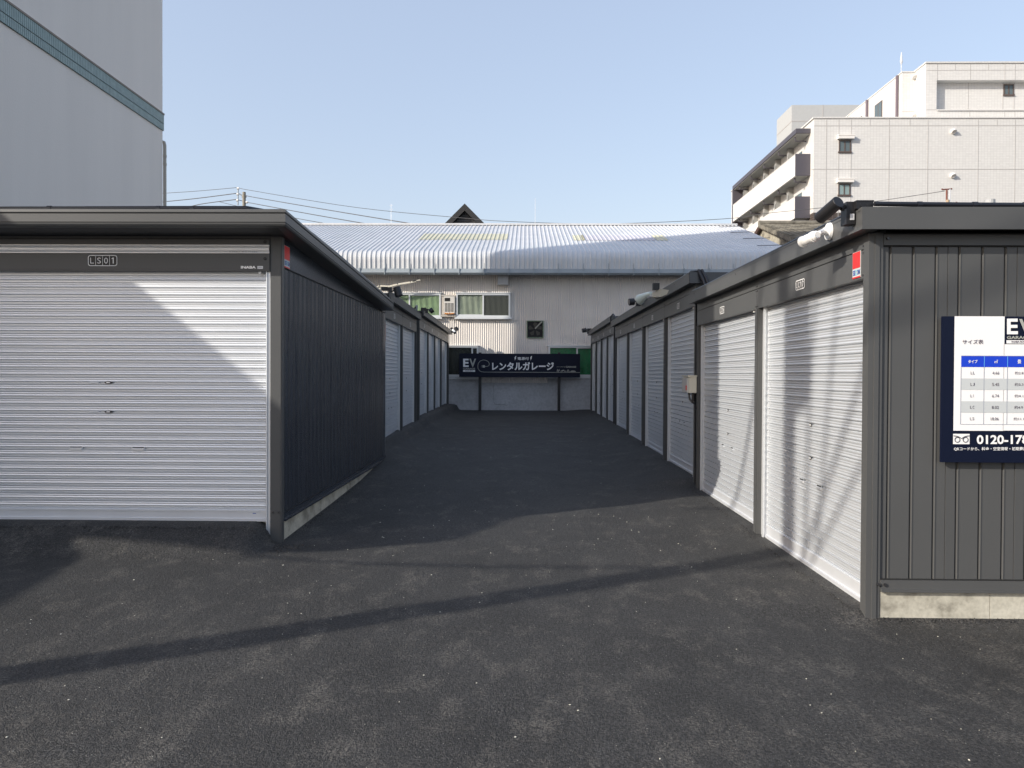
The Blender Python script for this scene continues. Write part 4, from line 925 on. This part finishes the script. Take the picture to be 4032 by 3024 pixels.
def jv(x, y0, y1, Y, t_=0.032): a = q6(x, y0, Y); b = q6(x, y1, Y); w.box(a.x - t_/2, a.x + t_/2, Y - 0.011, Y + 0.01, b.z, a.z)
jh(840, 2600, 573, YA); jh(820, 2600, 857, YA)
for x in (920, 1001, 1082, 1331, 1583, 1912, 2153): jv(x, 532, 573, YA); jv(x, 577, 855, YA); jv(x - 3, 860, 1220, YA)
for x in (1204, 1465, 2035): jv(x, 532, 573, YA)
jh(1575, 2600, 210, 55.5); jh(1572, 1640, 468, 55.5); 
for x in (1643, 1860, 2085, 2152): jv(x, 172, 208, 55.5); jv(x, 212, 272, 55.5)
for x in (1760, 1978): jv(x, 172, 208, 55.5)
for x in (1855, 2083, 2150): jv(x, 482, 530, 55.5)
for x in (1847, 2073, 2146): jv(x, 280, 470, 56.0)
jv(1552, 228, 524, 57.0); jh(1412, 1552, 478, 57.0)
w.build('panel_joint', JOINT, ap)
def awin(x0, x1, y0, y1, Y, hood=None, cur=None):
    a = q6(x0, y0, Y); b = q6(x1, y1, Y); w = MB(); f_ = 0.07; d = 0.05
    w.box(a.x, b.x, Y - d, Y + .02, a.z - f_, a.z); w.box(a.x - .05, b.x + .05, Y - d - .04, Y + .02, b.z - .03, b.z + f_); w.box(a.x, a.x + f_, Y - d, Y + .02, b.z + f_, a.z - f_); w.box(b.x - f_, b.x, Y - d, Y + .02, b.z + f_, a.z - f_)
    c = (a.x + b.x)/2; w.box(c - .04, c + .04, Y - d + .01, Y, b.z + f_, a.z - f_); fr = w.build('window', BRW, ap)
    w = MB(); w.box(a.x + f_, c - .04, Y - .02, Y - .015, b.z + f_, a.z - f_); w.box(c + .04, b.x - f_, Y - .02, Y - .015, b.z + f_, a.z - f_); w.build('pane', cur or mat('apartment_glass', (0.10, 0.13, 0.14), 0.15), fr)
    if hood:
        a = q6(hood[0], hood[2], Y); b = q6(hood[1], hood[3], Y); w = MB(); w.box(a.x, b.x, Y - .28, Y, b.z, a.z); w.box(a.x - .02, b.x + .02, Y - .30, Y, a.z - .06, a.z + .01); w.build('shutter_box', APP, ap)
awin(1000, 1077, 668, 748, YA, (988, 1093, 638, 663)); awin(996, 1073, 952, 1030, YA, (985, 1090, 922, 947), mat('curtained_glass', (0.22, 0.30, 0.30), 0.15))
awin(2076, 2141, 303, 376, 56.0)
for (x, y, Y) in ((1744, 612, YA), (1740, 900, YA), (1487, 256, 57.0), (1483, 510, 57.0)):
    p = q6(x, y, Y); w = MB(); w.tube([(p.x, Y, p.z), (p.x, Y - .18, p.z), (p.x, Y - .22, p.z - .05)], [0.17, 0.17, 0.15], 14); w.build('vent_cap', APP, ap)
for (xx, y0_, y1_) in ((1379, 247, 524), (1183, 405, 524)):
    q = PX(2700 + xx / KW, 150 + 400 / KW, u0.x - 0.12); w = MB(); top = PX(2700 + xx / KW, 150 + y0_ / KW, u0.x - .12).z
    w.tube([(u0.x - .12, q.y, atop - 1), (u0.x - .12, q.y, top)], 0.10, 8); w.build('drainpipe', mat('mauve_pipe', (0.13, 0.10, 0.12), 0.5), ap)
def sidewin(x0, x1, y0, y1, X):
    a = PX(2700 + x0 / KW, 150 + (y0 + y1) / 2 / KW, X); b = PX(2700 + x1 / KW, 150 + (y0 + y1) / 2 / KW, X); zt = PX(2700 + x1 / KW, 150 + y0 / KW, X).z; zb = PX(2700 + x1 / KW, 150 + y1 / KW, X).z
    w = MB(); w.box(X - .04, X + .02, b.y, a.y, zb, zt); fr = w.build('window', BRW, ap)
    w = MB(); m_ = (a.y + b.y)/2; w.box(X - .045, X - .041, b.y + .08, m_ - .05, zb + .08, zt - .08); w.box(X - .045, X - .041, m_ + .05, a.y - .08, zb + .08, zt - .08); w.build('pane', mat('apartment_glass', (0.10, 0.13, 0.14), 0.15), fr)
sidewin(1237, 1285, 405, 515, u0.x); sidewin(1120, 1152, 508, 600, u0.x)
p = q6(1408, 225, 57.5); q = q6(1408, 92, 57.5)
w = MB(); w.tube([p, (p.x, 57.5, q.z)], 0.035, 6); w.tube([(p.x, 57.5, q.z - .9), (p.x, 57.5, q.z - .7), (p.x, 57.5, q.z)], [0.05, 0.11, 0.03], 8)
w.build('lightning_rod', SHUT2, ap)
# balconies on the left face
XB_ = P(3133, 700, 53.6).x; YN, YFar = 53.6, 69.3
def zat(x, y, Y): return P(x, y, Y).z
s2 = lambda x, y: (2700 + x / 2.37, 250 + y / 2.37)
zr1 = zat(*s2(1040, 606), YN); zr0 = zat(*s2(1040, 650), YN)
w = MB(); w.box(XB_, ax0, YN, YFar + .6, zr0, zr1); w.build('roof_slab', APD, ap)
w = MB(); w.box(XB_ + .08, ax0, YN + .08, YFar + .5, zr0 - 0.06, zr0 - 0.001); w.build('balcony_ceiling', APC, ap)
lv = [(zat(*s2(1030, 848), YN), zat(*s2(1030, 1045), YN)), (zat(*s2(1025, 1245), YN), zat(*s2(1025, 1440), YN))]
lv.append((lv[1][0] - (lv[0][0] - lv[1][0]), lv[1][1] - (lv[0][1] - lv[1][1])))
fb_ = None
w = MB(); w.box(XB_ - .02, ax0, YFar + .35, YFar + .6, 0, zr0 - .001); w.build('end_wall', APD, ap)
for i, (zt, zb) in enumerate(lv):
    w = MB(); w.box(XB_, XB_ + .14, YN + .12, YFar + .3, zb, zt); w.box(XB_ - .02, XB_ + .16, YN + .12, YFar + .3, zt, zt + .05); pr = w.build('balcony_parapet', APP, ap)
    w = MB(); w.box(XB_ - .01, ax0, YN, YN + .118, zb - .01, zt + .04); w.build('balcony_end', APD, ap)
    w = MB(); w.box(XB_ + .14, ax0, YN + .12, YFar + .3, zb + .0, zb + .16); w.build('balcony_floor', APC, ap)
    for k in range(5):
        y = 56.0 + 2.85 * k; w = MB(); w.box(XB_ + .30, ax0 - 0.3, y, y + .06, zb + .17, zt + 0.65); w.box(XB_ + .27, XB_ + .31, y - .02, y + .08, zb + .17, zt + .68); w.build('balcony_divider', APG, ap)
    top = zr0 - .06 if i == 0 else lv[i-1][1]
    for k in range(5):
        y = 54.3 + 3.5 * k; w = MB(); w.tube([(XB_ + .18, y, top), (XB_ + .20, y, top - .25), (XB_ + .22, y, top - .28), (ax0 - .05, y, top - .30)], 0.055, 6); w.build('laundry_bracket', APD, ap)
    for k in range(5):
        y = 54.6 + 2.85 * k; w = MB(); w.box(ax0 - .03, ax0 + .01, y + .6, y + 2.1, zb + .2, zt + .7); w.build('balcony_door', mat('apartment_glass', (0.10, 0.13, 0.14), 0.15), ap)
        if k < 5: w = MB(); w.box(ax0 - .38, ax0, y + 2.3, y + 2.7, zb + .17, top - .002); w.build('balcony_pier', APG, ap)
    w = MB(); w.box(ax0 - .5, ax0 - .1, 54.0, 54.9, zt - .35, zt + .12); w.build('air_conditioner_unit', ACW, ap)
# grey block behind it
gy = thing('apartment_building', 'plain pale grey building block rising behind the white balconies', 'building', (45, 95, 0))
a = q6(693, 437, 85); b = q6(1400, 437, 85); GRB = mat('pale_grey_panel_wall', (0.42, 0.43, 0.43), 0.7, var=0.03)
w = MB(); w.box(a.x, b.x, 85, 90, 0, a.z); w.build('wall', GRB, gy)
w = MB(); z = q6(700, 543, 85).z; w.box(a.x, b.x, 84.98, 85, z - .05, z + .05); x = q6(896, 500, 85).x; w.box(x - .04, x + .04, 84.98, 85, z, a.z); w.box(a.x - .02, a.x, 85, 90, z - .05, z + .05); w.build('panel_joint', JOINT, gy)
# old tiled house
oh = thing('tiled_house', 'old house with weathered tile roof and stained plaster gable below the white block', 'house', (14, 34, 0))
TILE = mat('weathered_roof_tile', (0.17, 0.155, 0.125), 0.85, var=0.55, vscale=2.2, bump=0.5, bscale=14, bdist=0.02)
A = P(3004, 884, 36.0); hx = A.x; hz = A.z; ez = P(3140, 946, 31.3).z
w = MB(); rows = []
NR = 14
for r in range(NR):
    for (tt_, lift) in ((r / NR, 0.05), ((r + 0.97) / NR, 0.0)):
        y = lerp(31.3, 36.0, tt_); z = lerp(ez, hz, tt_); row = []
        n_ = 66 * 4
        for i in range(n_ + 1):
            x = hx - 0.15 + 17 * i / n_; row.append((x + .0, y, z + lift + 0.035 * abs(sin(pi * (x - hx) / 0.27))))
        rows.append(row)
w.strip(rows)
w.strip([[(hx - .15, 36.0, hz), (hx + 17, 36, hz)], [(hx - .15, 40.7, ez), (hx + 17, 40.7, ez)]])
w.tube([(hx - .2, 36, hz + .06), (hx + 17, 36, hz + .06)], 0.13, 8)
k = hx - 0.15
for i in range(22): 
    t1 = i / 22; y = lerp(31.3, 36, t1); z = lerp(ez, hz, t1); w.box(hx - .22, hx - .02, y, y + .19, z - .10, z + .09)
w.build('roof', TILE, oh, recalc=False)
w = MB(); w.prism([(hx, 31.7, 0), (hx, 40.3, 0), (hx, 40.3, ez - .05), (hx, 36, hz - .12), (hx, 31.7, ez - .02)], (17, 0, 0)); w.build('wall', OLDWALL, oh)
w = MB(); w.prism([(hx - .2, 36, hz - .03), (hx - .2, 40.7, ez - .08), (hx - .2, 40.7, ez - .28), (hx - .2, 36, hz - .25)], (.12, 0, 0)); w.prism([(hx - .12, 31.3, ez - .08), (hx - .12, 36, hz - .05), (hx - .12, 36, hz - .2), (hx - .12, 31.3, ez - .2)], (.1, 0, 0))
w.build('bargeboard', mat('brown_board', (0.06, 0.03, 0.02), 0.7), oh)
# dark gable behind the factory ridge
gb = thing('gabled_building', 'black steep gable peeking over the middle of the factory ridge', 'building', (-4.8, 65, 0))
A = P(1829.6, 801, 60); hw = 8.0
w = MB(); w.prism([(A.x - hw, 60, A.z - hw), (A.x, 60, A.z), (A.x + hw, 60, A.z - hw), (A.x + hw - .5, 60, A.z - hw), (A.x, 60, A.z - .55), (A.x - hw + .5, 60, A.z - hw)], (0, 14, 0)); w.build('roof', mat('black_roof', (0.018, 0.018, 0.018), 0.5), gb)
w = MB(); w.prism([(A.x - hw + .5, 60.5, 0), (A.x - hw + .5, 60.5, A.z - hw), (A.x, 60.5, A.z - .56), (A.x + hw - .5, 60.5, A.z - hw), (A.x + hw - .5, 60.5, 0)], (0, 13, 0)); w.build('wall', mat('charcoal_cladding', (0.05, 0.05, 0.052), 0.7, var=0.1), gb)
w = MB()
for i in range(16): z = A.z - 0.9 - .19 * i; h_ = (A.z - .56 - z) * 0.86; w.box(A.x - h_, A.x + h_, 60.46, 60.49, z, z + .05)
w.build('louvre', mat('louvre_dark', (0.07, 0.075, 0.075), 0.5), gb)
# rods and masts on the skyline
def rod(x, y0, y1, Y, r, label, extra=None):
    p = P(x, y0, Y); q = P(x, y1, Y); w = MB(); w.tube([(p.x, Y, p.z), (p.x, Y, q.z)], [r * .8, r * .5], 6)
    if extra: extra(w, p, q)
    o = w.build('lightning_rod', SHUT2, None); tag(o, label, 'lightning rod', 'thin rods above the factory ridge')
rod(2107, 900, 782, 34.3, 0.016, 'plain white rod standing on the factory ridge right of the black gable')
rod(1540, 892, 802, 34.3, 0.016, 'thin white aerial with small crossbars on the factory ridge left of the black gable', lambda w, p, q: [w.tube([(p.x - .08, 34.3, q.z - k), (p.x + .08, 34.3, q.z - k)], 0.006, 4) for k in (.08, .25)])
# utility pole on the left skyline and its lines
YU = 62.0; s3 = lambda x, y, Y=YU: P(620 + x / KS, 680 + y / KS, Y)
up = thing('utility_pole', 'concrete utility pole with a side bracket, seen over the roof of the big left garage', 'utility pole', (s3(1258, 300).x, YU, 0))
a = s3(1258, 282); w = MB(); w.tube([(a.x, YU, 0), (a.x, YU, a.z)], [0.2, 0.13], 14); w.build('pole', mat('pole_concrete', (0.24, 0.22, 0.18), 0.8), up)
w = MB(); w.tube([s3(1170, 218), s3(1168, 470)], 0.05, 8); w.tube([s3(1175, 300), s3(1258, 345)], 0.05, 6); w.tube([s3(1225, 350), s3(1292, 350)], 0.06, 8); w.build('bracket', GUTT, up)
w = MB()
for x, y in ((1170, 228), (1165, 312), (1160, 402), (1298, 430)): w.tube([s3(x - 14, y), s3(x + 14, y)], 0.10, 8)
w.build('insulator', WHITE, up)
LINE = mat('power_line', (0.08, 0.08, 0.085), 0.6)
def line(pts, r, label, cat='power line', M=LINE, nm='power_line', group='power lines on the skyline'):
    P3 = [Vector(p) for p in pts]; out = []
    n = len(P3)
    for i in range(n - 1):
        p0 = P3[max(0, i-1)]; p1 = P3[i]; p2 = P3[i+1]; p3 = P3[min(n-1, i+2)]
        for k in range(6):
            t = k / 6; out.append(0.5 * ((2*p1) + (p2 - p0)*t + (2*p0 - 5*p1 + 4*p2 - p3)*t*t + (3*p1 - p0 - 3*p2 + p3)*t**3))
    out.append(P3[-1]); w = MB(); w.tube(out, r, 5); o = w.build(nm, M, None, smooth=True); tag(o, label, cat, group); return o
z3 = lambda x, y, Y: P(1000 + x / 2.212, 700 + y / 2.212, Y)
z4 = lambda x, y, Y: P(2000 + x / 2.212, 700 + y / 2.212, Y)
line([s3(-900, 355, 70), s3(65, 300, 66), s3(600, 265, 64), s3(1165, 215)], 0.022, 'thin top line from the left pole towards the grey building')
line([s3(-900, 520, 70), s3(65, 425, 66), s3(600, 370, 64), s3(1160, 298)], 0.035, 'middle line from the left pole towards the grey building')
line([s3(-900, 640, 70), s3(200, 535, 66), s3(680, 448, 64), s3(1150, 388)], 0.035, 'lowest line from the left pole towards the grey building')
line([s3(1175, 218), z3(0, 115, 60), z3(900, 260, 58), z3(1835, 352, 56), z4(0, 380, 55), z4(700, 402, 54), z4(1300, 388, 53), z4(1960, 352, 52), P(3020, 840, 51), P(3200, 822, 50.5), P(3380, 802, 50), P(3550, 778, 48), P(3720, 752, 46)], 0.020, 'long thin line dipping across the sky past the black gable')
line([s3(1285, 328), z3(0, 170, 58), z3(700, 290, 50), z3(1400, 405, 42), z3(2100, 520, 38)], 0.028, 'thick line from the left pole running down behind the factory ridge')
line([s3(1175, 395), s3(1300, 428), z3(0, 225, 55), z3(500, 318, 48), z3(1000, 405, 42), z3(1300, 460, 38)], 0.026, 'lower line from the left pole running down behind the factory ridge')
line([z3(-300, 210, 56), z3(0, 280, 50), z3(380, 355, 46), z3(640, 402, 42), z3(900, 455, 40)], 0.02, 'lowest short line behind the left end of the factory ridge')
# things over the right roof edge
s4 = lambda x, y, Y: P(3550 + x / 4.589, 700 + y / 4.589, Y)
mp = thing('service_mast', 'small rusty service mast with a crossarm above the right garage roof', 'mast', s4(830, 560, 46))
w = MB(); w.tube([s4(815, 600, 46), s4(817, 225, 46)], 0.055, 6); w.tube([s4(730, 215, 46), s4(905, 200, 46)], 0.04, 6); w.tube([s4(735, 215, 46), s4(735, 195, 46)], 0.05, 6); w.tube([s4(900, 210, 46), s4(902, 190, 46)], 0.05, 6)
w.build('mast', mat('rusty_steel', (0.16, 0.06, 0.045), 0.8, var=0.3, vscale=10), mp)
w = MB(); w.tube([s4(868, 600, 46), s4(872, 200, 46)], 0.045, 6); w.build('pipe', SHUT2, mp)
w = MB(); w.tube([s4(830, 600, 46), s4(830, 400, 46)], 0.10, 8); w.build('timber', mat('pale_timber', (0.42, 0.32, 0.22), 0.8), mp)
o = MB(); o.tube([s4(990, 600, 46), s4(992, 435, 46)], 0.05, 6); o = o.build('rusty_pipe', mat('rusty_steel', (0.16, 0.06, 0.045), 0.8), None); tag(o, 'short rusty upright pipe right of the small service mast', 'pipe')
RR = mat('red_oxide_sheet', (0.15, 0.035, 0.02), 0.55, var=0.2, vscale=3)
rh = thing('red_oxide_tank', 'rounded red oxide tank top showing over the right garage roof', 'tank', s4(1500, 600, 30))
w = MB(); ps = [(1175, 600), (1250, 545), (1395, 482), (1740, 478), (1775, 492), (1798, 520), (1803, 600)]
fr_ = [s4(x, y, 30) for x, y in ps]; w.prism(fr_, (0, 3.0, 0)); w.build('shell', RR, rh)
w = MB(); p = s4(1594, 480, 31); w.tube([(p.x, 31, p.z - .2), (p.x, 31, s4(1594, 398, 31).z)], 0.19, 14); w.build('vent_pipe', GRB, rh)
rs = MB(); a = s4(1175, 600, 29); rs.box(a.x - 2, a.x + 14, 29, 34, 0, 4.2); rs = rs.build('house_block', OLDWALL, None); tag(rs, 'low stained wall block hidden behind the right garage roof, carrying the red tank', 'building')
line([s4(1803, 530, 28), s4(1960, 512, 27), s4(2080, 490, 26), s4(2212, 440, 24), s4(2500, 300, 20)], 0.014, 'bundled service cable at the right edge above the garage roof')
line([s4(1850, 535, 27), s4(1900, 565, 27), s4(1960, 578, 27), s4(2060, 560, 26), s4(2150, 480, 25), s4(2400, 560, 24)], 0.009, 'slack cable loop at the right edge above the garage roof')
w = MB(); w.tube([s4(1955, 515, 27), s4(2075, 490, 26)], 0.04, 8); w.tube([s4(1840, 533, 28), s4(1880, 533, 28)], 0.035, 8); o = w.build('cable_clamp', LINE, None); tag(o, 'dark clamps on the service cable at the right edge', 'cable clamp')

# ------------------------------------------------------------------ beside and behind the viewer (they shade the yard)
x, y = sunxy(4.68, -9.0)
pn = thing('utility_pole', 'grey concrete utility pole standing behind the viewer on the left', 'utility pole', (x, y, 0))
w = MB(); w.tube([(x, y, -0.2), (x, y, 11.5)], [0.165, 0.12], 16); w.build('pole', mat('pole_concrete', (0.24, 0.22, 0.18), 0.8), pn)
w = MB(); w.box(x - 0.05, x + 0.05, y - 0.9, y + 0.9, 9.4, 9.5); w.tube([(x, y - 0.25, 8.2), (x, y - 0.25, 9.0)], 0.2, 12); w.build('crossarm', GUTT, pn)
def ce(c, e, d): X, Y = sunxy(c, d); return (X, Y, e - (0.4305 / 0.9026) * d)
line([ce(8.6, -.30, -9), ce(8.0, -0.05, -9.2), ce(7.4, .34, -9.1), ce(6.3, .80, -9.0), ce(5.4, 1.43, -8.8), ce(4.4, 2.3, -8.6), ce(3.4, 3.2, -8.4)], 0.026, 'black wire strung behind the viewer beside the pole', group='wires behind the viewer')
line([ce(4.45, 2.3, -10), ce(4.33, 2.56, -10), ce(3.58, 3.58, -10.5), ce(3.0, 4.4, -11), ce(2.0, 6.0, -12)], 0.034, 'wire running down to the pole behind the viewer', group='wires behind the viewer')
line([ce(4.35, 2.2, -11), ce(4.26, 3.9, -11), ce(4.17, 4.6, -11), ce(3.9, 7.0, -12)], 0.032, 'stay wire beside the pole behind the viewer', group='wires behind the viewer')
line([ce(4.1, 2.6, -11), ce(3.9, 3.9, -11), ce(3.7, 4.9, -11.5), ce(3.3, 7.0, -12)], 0.028, 'second stay wire beside the pole behind the viewer', group='wires behind the viewer')
line([ce(6.6, 2.9, -12), ce(6.1, 3.2, -12), ce(5.6, 4.1, -12), ce(4.9, 6.0, -12)], 0.04, 'thick cable behind the viewer left of the pole', group='wires behind the viewer')
# unseen slab added near the tall building, cut to the yard's shadow outline
cn = thing('shadow_canopy', 'unseen canopy slab added to shade the big left garage and the yard', 'canopy', (-10.5, 1.8, 5.0))
tn = 0.4305 / 0.9026
def cez(c, e, z): return (c, (e - z) / tn)      # a point of the shadow outline carried up the sunbeam to height z
zc = 5.25
pts = [cez(6.5, 1.46, zc), cez(7.87, 2.565, zc), cez(9.6, 3.9, zc), cez(11.5, 1.2, zc), cez(9.6, -0.75, zc), cez(8.4, -.30, zc), cez(7.51, .32, zc), cez(6.93, .62, zc), cez(6.62, 1.0, zc)]
b, t_ = [[(*sunxy(c, d), zz) for c, d in pts] for zz in (zc - 0.12, zc)]
w = MB(); n = len(b); w.add(b + t_, [tuple(range(n))[::-1], tuple(range(n, 2*n))] + [(i, (i+1) % n, n+(i+1) % n, n+i) for i in range(n)]); w.build('slab', PLASTER, cn)
lw = thing('shadow_wall', 'unseen wall added to shade the near left corner of the yard', 'wall', (-10, 0, 0))  # added out of view, angled so its top edge casts the yard's left shadow
zc = 3.4
pts = [cez(5.6, -.33, zc), cez(7.8, .06, zc), cez(10.5, .54, zc)]
q = [sunxy(c, d) for c, d in pts]; q2 = [sunxy(c, d - .2) for c, d in pts]
w = MB(); w.hexa([(*q[0], -0.2), (*q[2], -0.2), (*q2[2], -0.2), (*q2[0], -0.2)], [(*q[0], zc), (*q[2], zc), (*q2[2], zc), (*q2[0], zc)]); w.build('wall', PLASTER, lw)

# loose pale chips on the asphalt
random.seed(11); w = MB()
for i in range(420):
    if i < 330: x = random.uniform(-3.2, 3.2); y = 1.9 + random.random() ** 1.3 * 7
    else: x = random.uniform(-1.8, 1.9); y = random.uniform(6, 20)
    if x > 2.15 and y > 4.9: continue
    if x < -2.2 and y > 6.5: continue
    r = random.choice([0.0025, 0.003, 0.004, 0.0055]) * (1.25 if y > 5 else 1); z = gz(x, y) + r * 0.3
    v = [(x + r*random.uniform(.6, 1.4)*cos(a), y + r*random.uniform(.6, 1.6)*sin(a), z) for a in (0.3, 1.7, 3.1, 4.6)]
    w.add(v + [(x, y, z + r*.8)], [(0, 1, 4), (1, 2, 4), (2, 3, 4), (3, 0, 4)])
o = w.build('loose_grit', mat('pale_grit', (0.62, 0.60, 0.52), 0.8, var=0.3, vscale=40), None); o['kind'] = 'stuff'; o['label'] = 'pale grit scattered on the new asphalt'; o['category'] = 'grit'

# crumbs of asphalt heaped loosely against the garage bases
w = MB(); edge = []
for i in range(260): edge.append((random.uniform(-4.9, -2.30), 6.80 - abs(random.gauss(0, 0.05)), 1.0))
for i in range(160): edge.append((-2.25 + abs(random.gauss(0, 0.12)), 6.9 - abs(random.gauss(0, 0.15)), 1.3))
for i in range(200): edge.append((XL + 0.01 + abs(random.gauss(0, 0.03)), random.uniform(7.0, 12), 1.0))
for i in range(260): edge.append((random.uniform(XR + 0.09, 3.6), YF - 0.005 - abs(random.gauss(0, 0.03)), 1.0))
for i in range(260): edge.append((XR - 0.06 - abs(random.gauss(0, 0.02)), random.uniform(5.1, 9.9), 1.0))
for x, y, k in edge:
    r = random.uniform(0.004, 0.010) * k; z = gz(x, y) + r * 0.2; a0 = random.random() * 3
    v = [(x + r*random.uniform(.7, 1.3)*cos(a0 + a), y + r*random.uniform(.7, 1.3)*sin(a0 + a), z) for a in (0, 1.25, 2.5, 3.8, 5.0)]
    w.add(v + [(x, y, z + r)], [(0, 1, 5), (1, 2, 5), (2, 3, 5), (3, 4, 5), (4, 0, 5)])
o = w.build('asphalt_crumbs', ASPH, None); o['kind'] = 'stuff'; o['label'] = 'dark asphalt crumbs along the foot of the garages'; o['category'] = 'crumbs'
